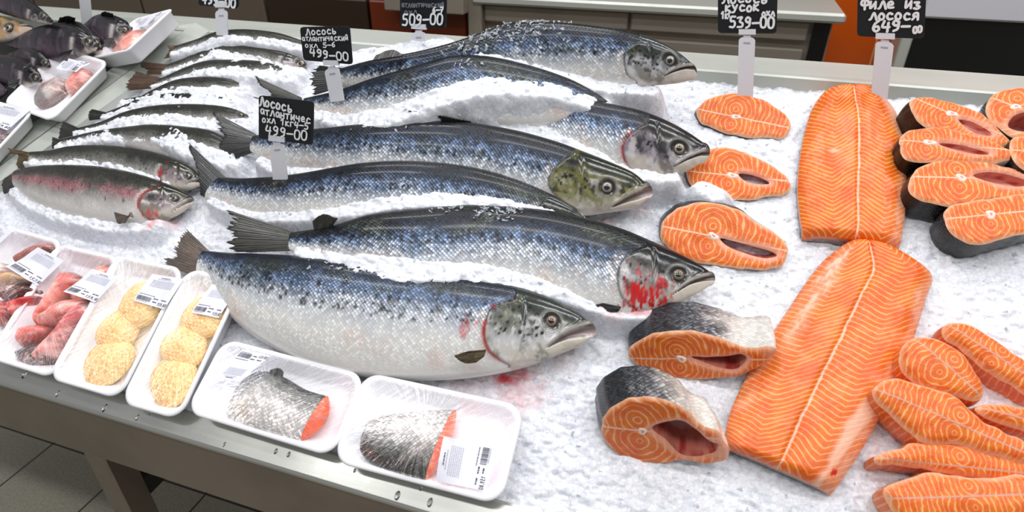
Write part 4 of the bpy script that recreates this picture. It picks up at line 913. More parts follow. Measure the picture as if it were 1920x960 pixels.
    for k in range(K + 1):
        t_ = k / K; out = 0.0016 * math.sin(math.pi * min(1, t_ * 1.1))
        dirn = base3 - ctr; dirn -= nr * (dirn @ nr)[:, None]; dirn /= np.linalg.norm(dirn, axis=1)[:, None]
        rows.append(base3 + E * t_ + dirn * out)
    R = np.array(rows); Vw = R.reshape(-1, 3); Fw = grid_faces(K + 1, n, True, True).tolist(); Fw.append([K * n + i for i in range(n - 1, -1, -1)])
    th = np.linspace(0, 1, K + 1)[:, None] * np.linalg.norm(E); arc = np.concatenate([[0], np.cumsum(np.linalg.norm(np.diff(base3, axis=0), axis=1))])
    uv = np.stack([np.broadcast_to(arc[None], (K + 1, n)), np.broadcast_to(th, (K + 1, n))], -1).reshape(-1, 2)
    if side == 'skin':
        lx = o2[:, 0] / halfl   # -1 back .. 1 belly
        lx = np.interp(np.arange(n), np.arange(len(o2)), lx) if len(o2) != n else lx
        nzz = fbm(uv[:, 0] * 60, uv[:, 1] * 60, seed + 3, 3); lx = np.broadcast_to(lx[None], (K + 1, n)).ravel() + (nzz - .47) * .4
        pts_ = skin_rng or (-0.1, 0.35, 0.7)
        a = np.stack([np.interp(lx, [-1, pts_[0], pts_[1], pts_[2]], [lin(skin[0])[c], lin(skin[0])[c], lin(skin[1])[c], lin(skin[2])[c]]) for c in range(3)], -1)
        scl = np.interp(lx, [-1, pts_[1], pts_[2]], [1.0, 0.9, 0.25])
        mesh('skin', Vw, Fw, M_SKIN, e, col=a, uvw=uv, fl={'scl': scl})
    else:
        mesh('side', Vw, Fw, M_FILLET, e, col=np.tile(lin((250, 206, 170)), (len(Vw), 1)), uvw=np.stack([uv[:, 0], uv[:, 1] / 0.06 + 0.1, np.full(len(uv), 1.0)], -1), fl={'mid': 0.0, 'grey': 0.0, 'fat': np.where(nzmask(uv, seed), .15, 0.0)})
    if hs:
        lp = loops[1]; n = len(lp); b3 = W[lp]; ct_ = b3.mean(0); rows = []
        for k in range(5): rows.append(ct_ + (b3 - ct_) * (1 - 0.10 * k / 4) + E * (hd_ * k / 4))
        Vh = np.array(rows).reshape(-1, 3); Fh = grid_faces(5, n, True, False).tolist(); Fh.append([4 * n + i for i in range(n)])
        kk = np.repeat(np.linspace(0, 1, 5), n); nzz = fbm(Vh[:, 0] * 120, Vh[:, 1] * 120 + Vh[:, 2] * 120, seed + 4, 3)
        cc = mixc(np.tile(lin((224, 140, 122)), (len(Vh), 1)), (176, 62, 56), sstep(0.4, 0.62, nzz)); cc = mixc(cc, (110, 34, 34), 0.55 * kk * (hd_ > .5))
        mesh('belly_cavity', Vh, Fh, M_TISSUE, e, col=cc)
    if bone is not None and bone_r > 0:
        cb = c0 + nr * 0.0006; A, B = 8, 22; Vb = []; cbl = []
        for i in range(A):
            q = i / (A - 1); rad = bone_r * q
            for j in range(B):
                b = 2 * math.pi * j / B; rj = rad * (1 + 0.22 * math.sin(2 * b + seed) + 0.12 * math.sin(3 * b + 1))
                Vb.append(cb + ua * math.cos(b) * rj * 1.15 + va * math.sin(b) * rj * 0.95 + nr * (0.0014 * (1 - q ** 3) - 0.0012 * math.exp(-(q / .35) ** 2) - 0.001 * q))
                cbl.append(lin((222, 150, 130)) if q < .3 else lin((248, 226, 214)))
        mesh('backbone', Vb, grid_faces(A, B, True, True), M_TISSUE, e, col=np.array(cbl))
    return e
def nzmask(uv, seed): return fbm(uv[:, 0] * 40, uv[:, 1] * 40, seed, 3) > 0.5
NUP = np.array([0, 0, 1.0])
def flat(px, py, r, tx=0.0, ty=0.0): return (pix(px, py, r), unit([tx, ty, 1.0]))
def lean(px, py, r, deg): a = math.radians(deg); return (pix(px, py, r), np.array([0, -math.sin(a), math.cos(a)]))
G_ST = 'salmon steaks laid out on the ice'
Eflat = lambda t, ty=0.0, tx=0.0: np.array([tx, ty, -t])
steak('salmon_steak', 'orange salmon steak farthest back, alone on the ice below the 539 price sign', 'steak', G_ST,
 [(1306, 207), (1318, 190), (1345, 177), (1382, 173), (1422, 182), (1456, 199), (1480, 222), (1484, 240), (1468, 256), (1435, 257), (1400, 256), (1362, 248), (1335, 238), (1312, 226)], lean(1390, 257, 0.006, 14), np.array([-.003, .012, -.03]), ((1306, 210), (1482, 246)), (1380, 219), None, seed=1)
steak('salmon_steak', 'orange salmon steak with a small dark slit, beside the spotted salmon head', 'steak', G_ST,
 [(1287, 322), (1296, 298), (1320, 282), (1350, 275), (1388, 280), (1430, 298), (1470, 325), (1484, 345), (1474, 362), (1440, 368), (1395, 374), (1342, 369), (1302, 354)], lean(1390, 373, 0.006, 16), np.array([-.004, .018, -.03]), ((1287, 330), (1484, 350)), (1373, 329), [(1385, 325), (1405, 326), (1428, 333), (1444, 343), (1420, 344), (1398, 338)], seed=2)
steak('salmon_steak', 'orange salmon steak with a long dark slit, touching the bloody salmon snout', 'steak', G_ST,
 [(1240, 446), (1239, 425), (1252, 402), (1276, 387), (1310, 379), (1346, 380), (1385, 392), (1420, 416), (1460, 440), (1478, 462), (1476, 485), (1462, 501), (1420, 505), (1370, 500), (1310, 493), (1270, 478), (1249, 460)], lean(1370, 504, 0.008, 18), np.array([-.006, .026, -.03]), ((1238, 437), (1478, 485)), (1338, 443), [(1350, 446), (1378, 452), (1412, 461), (1444, 470), (1458, 480), (1432, 483), (1396, 474), (1366, 462)], seed=3)
steak('salmon_steak', 'thick salmon steak leaning on its skin, its belly flap touching the long fillet', 'steak', G_ST,
 [(1178, 670), (1185, 650), (1213, 633), (1245, 625), (1285, 622), (1330, 630), (1370, 645), (1400, 656), (1438, 652), (1457, 661), (1440, 680), (1420, 693), (1385, 709), (1340, 713), (1290, 714), (1250, 709), (1215, 698), (1190, 686)], lean(1300, 712, 0.004, 62), np.array([-.006, .052, -.026]), ((1178, 668), (1450, 670)), (1278, 673), [(1296, 672), (1330, 672), (1365, 670), (1390, 667), (1400, 676), (1380, 694), (1352, 692), (1320, 682)], seed=4, skin=((52, 56, 62), (120, 120, 126), (232, 228, 222)), skin_rng=(-.15, .3, .6), fatw=.02)
steak('salmon_steak', 'nearest salmon steak with a wide open belly hollow, bare ice in front', 'steak', G_ST,
 [(1127, 817), (1130, 790), (1150, 765), (1185, 750), (1225, 748), (1265, 760), (1295, 780), (1318, 803), (1345, 812), (1358, 832), (1367, 846), (1360, 866), (1330, 874), (1280, 868), (1240, 872), (1195, 868), (1160, 855), (1140, 838)], lean(1250, 870, 0.004, 62), np.array([-.018, .042, -.02]), ((1127, 818), (1362, 845)), (1205, 808), [(1222, 806), (1246, 794), (1278, 792), (1303, 807), (1328, 829), (1346, 836), (1338, 852), (1300, 859), (1272, 852), (1246, 826)], seed=5, skin=((50, 54, 60), (110, 108, 112), (234, 230, 222)), skin_rng=(-.2, .25, .55), fatw=.03)
G_RS = 'salmon steaks heaped at the right edge'
steak('salmon_steak', 'salmon steak at the far right corner with a dark red hollow', 'steak', G_RS,
 [(1850, 206), (1854, 186), (1871, 171), (1900, 163), (1945, 166), (1990, 190), (1990, 260), (1940, 268), (1900, 256), (1878, 240), (1860, 226)], flat(1900, 250, 0.05, 0, -.1), Eflat(.035), ((1860, 190), (1990, 240)), (1905, 200), [(1892, 232), (1905, 214), (1935, 208), (1950, 230), (1930, 244), (1905, 242)], seed=6)
steak('salmon_steak', 'salmon steak at the back of the right heap, dark skin on its left end', 'steak', G_RS,
 [(1708, 197), (1713, 184), (1740, 180), (1785, 188), (1825, 203), (1850, 215), (1876, 240), (1898, 268), (1870, 273), (1830, 263), (1780, 246), (1742, 239), (1718, 219)], flat(1780, 245, 0.055, 0.05, -.15), Eflat(.034, 0, -.006), ((1708, 190), (1895, 268)), (1785, 213), [(1800, 222), (1822, 226), (1850, 240), (1862, 252), (1838, 250), (1812, 236)], seed=7, hd_=.2, skin=((36, 34, 32), (50, 48, 46), (220, 214, 205)))
steak('salmon_steak', 'salmon steak in the right heap lying against the upper fillet', 'steak', G_RS,
 [(1688, 266), (1695, 250), (1720, 240), (1770, 238), (1830, 252), (1880, 270), (1903, 286), (1888, 300), (1840, 303), (1790, 303), (1740, 303), (1700, 296)], flat(1780, 300, 0.055, 0, -.15), Eflat(.034, 0, 0), ((1688, 268), (1900, 288)), (1743, 267), [(1762, 267), (1790, 268), (1830, 277), (1858, 287), (1826, 287), (1786, 277)], seed=8, hd_=.2, skin=((36, 34, 32), (50, 48, 46), (220, 214, 205)))
steak('salmon_steak', 'salmon steak piece cut by the picture edge, under the far corner steak', 'steak', G_RS,
 [(1896, 264), (1915, 254), (1945, 256), (1980, 275), (1985, 315), (1950, 325), (1918, 314), (1900, 294)], flat(1930, 310, 0.06, 0, -.1), Eflat(.03), ((1896, 280), (1985, 290)), None, None, seed=9)
steak('salmon_steak', 'large salmon steak in the right heap, black skin on its left, resting on ice', 'steak', G_RS,
 [(1706, 352), (1711, 325), (1736, 306), (1776, 298), (1830, 300), (1880, 308), (1940, 328), (1975, 352), (1940, 372), (1880, 374), (1830, 381), (1790, 387), (1746, 379), (1716, 367)], flat(1800, 385, 0.046, 0.03, -.12), Eflat(.04, 0, -.002), ((1704, 345), (1970, 352)), (1803, 333), [(1826, 327), (1860, 321), (1900, 328), (1935, 342), (1905, 348), (1860, 340)], seed=10, hd_=.35, skin=((38, 36, 36), (52, 50, 50), (220, 214, 205)))
steak('salmon_steak', 'lowest salmon steak of the right heap, black skin band below its face', 'steak', G_RS,
 [(1772, 406), (1779, 390), (1802, 379), (1850, 371), (1900, 363), (1950, 360), (1985, 385), (1980, 420), (1925, 435), (1880, 448), (1842, 456), (1811, 452), (1786, 436)], flat(1850, 455, 0.046, 0, -.15), Eflat(.044, .004, 0), ((1772, 415), (1985, 395)), (1858, 402), None, seed=11, skin=((40, 40, 42), (52, 52, 56), (200, 194, 190)), skin_rng=(.4, .8, 1.2))
G_PT = 'skinless salmon portions at the lower right'
def portion(label, out, ref, r, axis, seed, E=None, **k):
    steak('salmon_portion', label, 'salmon piece', G_PT, out, flat(*ref, r, k.pop('tx', 0.0), k.pop('ty', -.12)), Eflat(.036) if E is None else E, axis, None, None, seed=seed, side='flesh', grey=1.0, edge=.008, bulge=.004, **k)
portion('salmon portion farthest right of the skinless pieces, cut by the picture edge', [(1770, 617), (1780, 605), (1812, 603), (1850, 620), (1892, 650), (1950, 690), (1985, 730), (1950, 748), (1900, 720), (1850, 690), (1808, 655), (1776, 632)], (1850, 680), .038, ((1778, 608), (1970, 735)), 12)
portion('salmon portion at the upper left of the skinless pieces, touching the long fillet edge', [(1688, 672), (1698, 646), (1725, 630), (1762, 632), (1802, 655), (1832, 690), (1850, 732), (1832, 752), (1790, 740), (1742, 728), (1704, 704)], (1760, 730), .05, ((1712, 632), (1846, 748)), 13)
portion('small pale streaked salmon piece wedged between larger portions at the right', [(1834, 762), (1870, 754), (1930, 764), (1975, 780), (1970, 812), (1930, 808), (1888, 796), (1850, 782)], (1890, 795), .046, ((1834, 762), (1975, 800)), 14)
portion('longest skinless salmon portion, running from the fillet to the right edge', [(1640, 736), (1655, 713), (1690, 709), (1732, 720), (1792, 740), (1850, 788), (1932, 828), (1975, 850), (1950, 874), (1880, 858), (1802, 834), (1736, 828), (1692, 794), (1652, 758)], (1760, 828), .05, ((1640, 728), (1960, 866)), 15)
portion('salmon portion with a pale skin tip, second from the bottom at the lower right', [(1645, 856), (1690, 839), (1722, 830), (1802, 832), (1862, 850), (1932, 868), (1980, 890), (1930, 900), (1880, 900), (1820, 894), (1760, 884), (1700, 872), (1652, 872)], (1750, 884), .042, ((1645, 858), (1970, 892)), 16)
portion('bottom salmon portion, cut by the lower edge of the picture', [(1662, 917), (1690, 901), (1750, 886), (1832, 896), (1930, 890), (1990, 920), (1980, 985), (1850, 990), (1720, 985), (1672, 952)], (1760, 960), .05, ((1664, 935), (1990, 925)), 17)

# long fillets
def fillet(label, st, r, seed, zig, thick=0.03, NU=170, NW=90, pale_l=0.0, pale_r=0.0, mids=0.0, flap=None):
    st = np.asarray(st, float); L = np.array([pix(a[0], a[1], r * .55) for a in st]); R = np.array([pix(a[2], a[3], r * .55) for a in st])
    LR = spline(np.hstack([L, R]), NU); L, R = LR[:, :3], LR[:, 3:]; C = (L + R) / 2
    s = np.concatenate([[0], np.cumsum(np.linalg.norm(np.diff(C, axis=0), axis=1))])
    w = np.sin(np.linspace(-1, 1, NW) * math.pi / 2); X = np.broadcast_to(w[None], (NU, NW)); SS = np.broadcast_to(s[:, None], X.shape)
    hw = np.linalg.norm(R - L, axis=1)[:, None] / 2
    P = C[:, None] + (R - L)[:, None] / 2 * X[..., None]
    endd = np.minimum(SS, s[-1] - SS)
    prof = (1 - np.abs(X) ** 3.2) ** 0.75
    endp = (1 - np.clip(1 - endd / 0.012, 0, 1) ** 2.5) ** 0.8
    z = r * (0.45 + 0.55 * prof) - r * .55 - 0.004 * np.exp(-((X - mids) / 0.05) ** 2)
    z = z * 1.0 - 0.012 * (1 - endp) + 0.003 * (fbm(SS * 40, X * 4, seed, 3) - .47)
    P = P.copy(); P[..., 2] += z
    f = np.zeros(X.shape); fc = np.zeros(X.shape + (3,)); fc[:] = lin((246, 200, 176))
    nz = fbm(SS * 30, X * 3, seed + 1, 4); nz2 = fbm(SS * 110, X * 14, seed + 2, 3)
    if pale_r: f = np.maximum(f, pale_r * sstep(0.74, 0.9, X + (nz - .47) * .35) * (0.45 + .55 * sstep(.35, .55, nz2)))
    if pale_l: f = np.maximum(f, pale_l * sstep(0.72, 0.9, -X + (nz - .47) * .35) * (0.4 + .6 * sstep(.35, .55, nz2)))
    if flap: f, fc = flap(SS / s[-1], X, f, fc, nz, nz2)
    e = empty('salmon_fillet', label, 'fillet', np.array([C[NU // 2][0], C[NU // 2][1], 0]), 'long salmon fillets on the ice')
    mesh('flesh', P.reshape(-1, 3), grid_faces(NU, NW, False, True), M_FILLET, e, col=fc.reshape(-1, 3), uvw=np.stack([SS.ravel(), (X - mids).ravel(), np.full(X.size, zig)], -1), fl={'mid': 0.9, 'grey': 0.0, 'fat': f.ravel()})
    rim = [(0, j) for j in range(NW)] + [(i, NW - 1) for i in range(1, NU)] + [(NU - 1, j) for j in range(NW - 2, -1, -1)] + [(i, 0) for i in range(NU - 2, 0, -1)]
    B = np.array([P[i, j] for i, j in rim]); n = len(B); G = B.copy(); G[:, 2] = np.minimum(B[:, 2] - .004, -.006); G[:, :2] = B[:, :2] + (B.mean(0)[:2] - B[:, :2]) * .01
    Mx = B * .5 + G * .5
    V = np.vstack([B, Mx, G]); Fc = grid_faces(3, n, True, False).tolist(); Fc.append([2 * n + i for i in range(n)])
    arc = np.concatenate([[0], np.cumsum(np.linalg.norm(np.diff(B, axis=0), axis=1))]); uv = np.stack([np.tile(arc, 3), np.repeat([0, .012, .025], n)], -1)
    mesh('skin', V, Fc, M_SKIN, e, col=np.vstack([np.tile(lin((236, 130, 70)), (n, 1)), np.tile(lin((150, 140, 136)), (n, 1)), np.tile(lin((74, 76, 82)), (n, 1))]), uvw=uv, fl={'scl': np.repeat([0, .5, .9], n)})
    return e
def flap1(S_, X, f, fc, nz, nz2):
    k = 0.75 * sstep(.12, .0, np.abs(S_ - .18) - .08) * sstep(.62, .85, X); m = k > f; fc[m] = lin((246, 190, 160)); f = np.maximum(f, k)
    k = .8 * np.exp(-((S_ - .48) / .012) ** 2 - ((X + .4 - (S_ - .48) * 2) / .09) ** 2); m = k > f; fc[m] = lin((252, 196, 160)); return np.maximum(f, k), fc
fillet('upper salmon fillet, reaching from the price sign halfway down the ice', [(1548, 166, 1636, 163), (1524, 200, 1668, 190), (1510, 245, 1692, 230), (1500, 300, 1702, 290), (1497, 350, 1702, 350), (1501, 400, 1698, 410), (1508, 440, 1690, 462)], .036, 31, 8.5, pale_r=.55, mids=.06, flap=flap1)
def flap2(S_, X, f, fc, nz, nz2):
    k = .95 * sstep(.2, .0, np.abs(X + .68 + (S_ - .2) * .1) - .05 + (nz - .47) * .3) * sstep(.6, .35, S_) * sstep(0.0, .1, S_) * (.35 + .65 * sstep(.38, .55, nz2)); m = k > f; fc[m] = lin((250, 196, 168)); f = np.maximum(f, k)
    k = .8 * sstep(.1, 0., np.abs(X - .72 + (S_ - .8) * .2) - .06 + (nz - .47) * .3) * sstep(.55, .8, S_); m = k > f; fc[m] = lin((248, 200, 172)); f = np.maximum(f, k)
    k = .95 * sstep(1.1, .6, np.hypot((S_ - .955) / .016, (X - .80) / .07) + (nz2 - .47)); m = k > f; fc[m] = lin((206, 28, 36)); return np.maximum(f, k), fc
fillet('lower salmon fillet, longest piece slanting down to a small red spot', [(1592, 450, 1652, 458), (1552, 480, 1708, 481), (1522, 514, 1750, 513), (1486, 567, 1738, 560), (1446, 628, 1715, 635), (1406, 695, 1686, 710), (1376, 755, 1650, 785), (1363, 800, 1613, 850), (1361, 838, 1563, 926)], .038, 33, 7.0, pale_r=.5, pale_l=.25, mids=-.02, flap=flap2)
# ------------------------------------------------------------------ foam trays and their contents
def rrect(a, b, rad, n=8):
    P = []
    for cx, cy, a0 in ((a - rad, b - rad, 0), (-a + rad, b - rad, 90), (-a + rad, -b + rad, 180), (a - rad, -b + rad, 270)):
        for i in range(n + 1):
            t_ = math.radians(a0 + 90 * i / n); P.append((cx + rad * math.cos(t_), cy + rad * math.sin(t_)))
    return np.array(P)
class Tray:
    """rigid foam tray; quad = rim corners (far left, far right, near right, near left) in pixels at heights rs"""
    def __init__(s, label, quad, rs=(.03,) * 4, depth=.026, rad=.026, name='foam_tray', cat='tray', group=None, flare=.014):
        Q = np.array([pix(x, y, r) for (x, y), r in zip(quad, rs)]); s.c = Q.mean(0)
        u = unit((Q[1] - Q[0]) + (Q[2] - Q[3])); v = (Q[0] - Q[3]) + (Q[1] - Q[2]); v = unit(v - u * v.dot(u)); s.u, s.v, s.n = u, v, np.cross(u, v)
        s.a = np.linalg.norm((Q[1] - Q[0]) + (Q[2] - Q[3])) / 4; s.b = np.linalg.norm((Q[0] - Q[3]) + (Q[1] - Q[2])) / 4; s.d = depth; s.rad = rad; s.items = []
        s.e = empty(name, label, cat, s.c - s.n * depth, group)
        fl = flare
        prof = [(fl + .006, -depth), (fl + .002, -depth + .001), (fl, -depth + .004), (.0035, -.005), (0, -.003), (-.0005, -.001), (.001, .0006), (.004, .001), (.0065, 0), (.0085, -.003), (fl + .006, -depth + .007), (fl + .01, -depth + .0045), (fl + .016, -depth + .004)]
        rings = [[s.P(x, y, z) for x, y in rrect(s.a - i, s.b - i, max(rad - i * .6, .004))] for i, z in prof]; n = len(rings[0])
        V = np.array(rings).reshape(-1, 3); Fc = grid_faces(len(rings), n, True, False).tolist(); Fc.append(list(range(n))[::-1]); Fc.append([(len(rings) - 1) * n + i for i in range(n)])
        mesh('tray_shell', V, Fc, M_FOAM, s.e)
        s.floor = -depth + .004
    def P(s, x, y, z): return s.c + s.u * x + s.v * y + s.n * z
    def at(s, px, py, z=0.0):                  # pixel -> tray coords on the tray-parallel plane at z
        p = pix_plane(px, py, s.c + s.n * z, s.n) - s.c; return np.array([p @ s.u, p @ s.v])
    def loc(s, W): W = np.asarray(W) - s.c; return np.stack([W @ s.u, W @ s.v, W @ s.n], -1)
    def film(s, items=(), NX=74, NY=56, sag=.002):
        ax, by = s.a - .003, s.b - .003
        X, Y = np.meshgrid(np.linspace(-ax, ax, NX), np.linspace(-by, by, NY), indexing='ij')
        ob = np.full(X.shape, -1.0)
        for e in items:
            for ch in e.children:
                me = ch.data; V = np.zeros(len(me.vertices) * 3); me.vertices.foreach_get('co', V); L = s.loc(V.reshape(-1, 3) + OFF[e.name])
                i = np.round((L[:, 0] + ax) / (2 * ax) * (NX - 1)).astype(int); j = np.round((L[:, 1] + by) / (2 * by) * (NY - 1)).astype(int)
                ok = (i >= 0) & (j >= 0) & (i < NX) & (j < NY); np.maximum.at(ob, (i[ok], j[ok]), L[ok, 2] + .0014)
        for _ in range(2):
            o2 = ob.copy(); o2[1:] = np.maximum(o2[1:], ob[:-1] - .0005); o2[:-1] = np.maximum(o2[:-1], ob[1:] - .0005); o2[:, 1:] = np.maximum(o2[:, 1:], ob[:, :-1] - .0005); o2[:, :-1] = np.maximum(o2[:, :-1], ob[:, 1:] - .0005); ob = o2
        z = np.zeros(X.shape); rimz = .0016; mask = np.zeros(X.shape, bool)
        q = np.maximum(np.abs(X) - (ax - s.rad), 0); r_ = np.maximum(np.abs(Y) - (by - s.rad), 0); edge = s.rad - np.hypot(q, r_); mask = edge < .004
        z[:] = rimz
        for _ in range(500):
            zz = z.copy(); zz[1:-1, 1:-1] = .25 * (z[2:, 1:-1] + z[:-2, 1:-1] + z[1:-1, 2:] + z[1:-1, :-2]) - .00002 * sag / .002
            zz[mask] = rimz; z = np.maximum(zz, ob)
            z[mask] = np.maximum(rimz, z[mask] * 0 + rimz)
        zm = z.copy()
        for a_ in (-2, -1, 0, 1, 2):
            for b_ in (-2, -1, 0, 1, 2): zm = np.maximum(zm, np.roll(np.roll(z, a_, 0), b_, 1))
        s.fz = zm; s.fx, s.fy = ax, by; s.NX, s.NY = NX, NY
        keep = edge > .0
        W = s.c + X[..., None] * s.u + Y[..., None] * s.v + z[..., None] * s.n
        Fc = grid_faces(NX, NY, False, True); Fc = Fc[keep.ravel()[Fc].all(1)]; us = np.unique(Fc); rm = np.full(NX * NY, -1); rm[us] = np.arange(len(us))
        mesh('cling_film', W.reshape(-1, 3)[us], rm[Fc].tolist(), M_FILM, s.e, uvw=np.stack([X, Y, np.full(X.shape, s.c[0] * 7)], -1).reshape(-1, 3)[us], label='clear shiny cling film')
    def fh(s, x, y):
        i = np.clip((x + s.fx) / (2 * s.fx) * (s.NX - 1), 0, s.NX - 1.001); j = np.clip((y + s.fy) / (2 * s.fy) * (s.NY - 1), 0, s.NY - 1.001)
        i0 = i.astype(int); j0 = j.astype(int); fi = i - i0; fj = j - j0; z = s.fz
        return (z[i0, j0] * (1 - fi) + z[i0 + 1, j0] * fi) * (1 - fj) + (z[i0, j0 + 1] * (1 - fi) + z[i0 + 1, j0 + 1] * fi) * fj
    def label(s, quad, price='159,80', zl=.003, upside=False):
        """quad: label corners in pixels in the reading order TL TR BR BL"""
        Q = np.array([s.at(x, y, zl) for x, y in quad])
        def put(a, b, lift): 
            a = np.asarray(a, float); b = np.asarray(b, float)
            xy = (Q[0] * (1 - a)[..., None] + Q[1] * a[..., None]) * (1 - b)[..., None] + (Q[3] * (1 - a)[..., None] + Q[2] * a[..., None]) * b[..., None]
            zc = s.fh(xy[..., 0], xy[..., 1])
            return s.P(0, 0, 0) + xy[..., 0, None] * s.u + xy[..., 1, None] * s.v + (np.maximum(zc, 0.0008) + lift + .0006)[..., None] * s.n
        A, B = np.meshgrid(np.linspace(0, 1, 22), np.linspace(0, 1, 22), indexing='ij'); W = put(A, B, .0011)
        up = np.cross(W[1, 0] - W[0, 0], W[0, 1] - W[0, 0]) @ s.n > 0
        lb = mesh('paper_label', W.reshape(-1, 3), grid_faces(22, 22, False, up), M_PAPER, s.e, label='white printed price label')
        ink, ink2, code = [], [], []
        def bar(a0, a1, b0, b1, L):
            k = max(2, int((a1 - a0) * 16) + 2); a = np.linspace(a0, a1, k); V = put(np.stack([a, a], 0), np.stack([a * 0 + b0, a * 0 + b1], 0), .0017)
            L.append((V.reshape(-1, 3), grid_faces(2, k, False, up)))
        rg = np.random.RandomState(len(price) + int(abs(s.c[0]) * 1000))
        def words(a0, a1, b, h, L):
            x = a0
            while x < a1:
                w = rg.uniform(.02, .075); bar(x, min(x + w, a1), b, b + h, L); x += w + .014
        words(.36, .64, .085, .018, ink); words(.28, .72, .13, .014, ink2)
        for i in range(7): words(.16, .84, .19 + i * .035, .012, ink2)
        words(.06, .5, .70, .016, ink)
        x = .05
        while x < .44: w = rg.uniform(.006, .02); bar(x, x + w, .77, .91, code); x += w + rg.uniform(.008, .018)
        words(.06, .4, .925, .018, ink2)
        words(.5, .66, .76, .03, ink); words(.76, .92, .76, .03, ink); words(.52, .64, .86, .03, ink)
        x = .70
        for ch in price:
            for st_ in GLYPH.get(ch, []):
                for (p, q) in zip(st_[:-1], st_[1:]):
                    p = np.array(p); q = np.array(q); d = unit(np.append(q - p, 0))[:2] if np.any(q != p) else np.array([1, 0]); nn = np.array([-d[1], d[0]]) * .10
                    cs = [p + nn, q + nn, q - nn, p - nn]
                    V = put(np.array([x + c[0] * .055 for c in cs]), np.array([.86 + c[1] * .085 for c in cs]), .0018); ink.append((V, [(0, 1, 2, 3) if up else (3, 2, 1, 0)]))
            x += .055 if ch != ',' else .03
        V, Fc = join(ink); mesh('print', V, Fc, M_INK, lb, smooth=False)
        V, Fc = join(code); mesh('barcode', V, Fc, M_INK, lb, smooth=False)
        V, Fc = join(ink2); mesh('small_print', V, Fc, M_INK2, lb, smooth=False)
GLYPH = {
 '0': [[(.1, .5), (.2, .1), (.45, 0), (.7, .15), (.75, .5), (.65, .9), (.4, 1), (.18, .88), (.1, .5)]], '1': [[(.1, .3), (.45, 0), (.4, 1)]],
 '3': [[(.1, .1), (.6, .05), (.35, .42), (.68, .62), (.6, .92), (.1, .95)]], '4': [[(.25, 0), (.08, .55), (.7, .55)], [(.62, .15), (.52, 1)]],
 '5': [[(.7, 0), (.25, .03), (.2, .42), (.55, .42), (.68, .68), (.5, .98), (.08, .95)]], '6': [[(.6, 0), (.25, .3), (.1, .75), (.35, 1), (.62, .8), (.5, .52), (.15, .65)]],
 '7': [[(.1, .05), (.75, .05), (.35, 1)], [(.2, .5), (.65, .48)]], '8': [[(.4, .48), (.15, .25), (.4, 0), (.65, .22), (.4, .48), (.1, .75), (.4, 1), (.7, .75), (.4, .48)]],
 '9': [[(.65, .3), (.4, .5), (.15, .3), (.35, .02), (.65, .15), (.65, .3), (.55, .8), (.2, 1)]], '-': [[(.05, .55), (.75, .52)]], ',': [[(.25, .85), (.1, 1.15)]], ' ': [],
 'Л': [[(0, 1), (.2, .85), (.4, .05), (.55, .1), (.75, 1)]], 'л': [[(0, 1), (.15, .9), (.4, .3), (.55, .35), (.75, 1)]], 'о': [[(.1, .65), (.35, .32), (.65, .55), (.55, .95), (.2, .98), (.1, .65)]], 'О': [[(.1, .5), (.35, .05), (.7, .3), (.65, .85), (.3, 1), (.1, .5)]],
 'с': [[(.65, .4), (.35, .3), (.12, .65), (.3, .98), (.68, .9)]], 'С': [[(.7, .15), (.4, .05), (.12, .5), (.3, .97), (.7, .88)]], 'ь': [[(.2, .25), (.18, .98), (.55, .98), (.62, .72), (.2, .66)]], 'Ь': [[(.2, 0), (.18, 1), (.6, .98), (.66, .62), (.2, .55)]],
 'а': [[(.62, .4), (.3, .32), (.12, .65), (.3, .98), (.6, .7), (.62, .35), (.7, 1)]], 'т': [[(.05, .36), (.7, .33)], [(.38, .35), (.35, 1)]], 'н': [[(.12, .3), (.1, 1)], [(.1, .66), (.62, .62)], [(.64, .3), (.62, 1)]],
 'и': [[(.12, .3), (.1, .98), (.58, .4)], [(.62, .3), (.6, 1)]], 'й': [[(.12, .35), (.1, .98), (.58, .45)], [(.62, .35), (.6, 1)], [(.25, .12), (.38, .22), (.52, .1)]], 'ч': [[(.12, .3), (.15, .62), (.58, .6)], [(.62, .3), (.58, 1)]],
 'е': [[(.12, .68), (.6, .6), (.45, .32), (.15, .5), (.2, .92), (.65, .92)]], 'к': [[(.15, .3), (.12, 1)], [(.62, .3), (.18, .65), (.66, 1)]], 'К': [[(.15, 0), (.12, 1)], [(.66, 0), (.18, .52), (.68, 1)]], 'х': [[(.1, .33), (.65, 1)], [(.62, .32), (.08, 1)]],
 'г': [[(.14, 1), (.16, .33), (.62, .32)]], 'у': [[(.1, .3), (.36, .72)], [(.66, .3), (.3, 1.1), (.1, 1.18)]], 'ф': [[(.4, .05), (.38, 1.15)], [(.4, .4), (.1, .45), (.08, .8), (.4, .85), (.7, .75), (.68, .42), (.4, .4)]], 'Ф': [[(.4, 0), (.38, 1.1)], [(.4, .15), (.08, .25), (.06, .6), (.4, .7), (.74, .58), (.72, .22), (.4, .15)]],
 'з': [[(.12, .36), (.55, .36), (.32, .62), (.62, .8), (.4, 1), (.08, .95)]], 'я': [[(.65, 1), (.62, .32), (.25, .36), (.2, .62), (.62, .66)], [(.35, .66), (.08, 1)]], 'п': [[(.12, 1), (.14, .34), (.6, .34), (.62, 1)]],
}
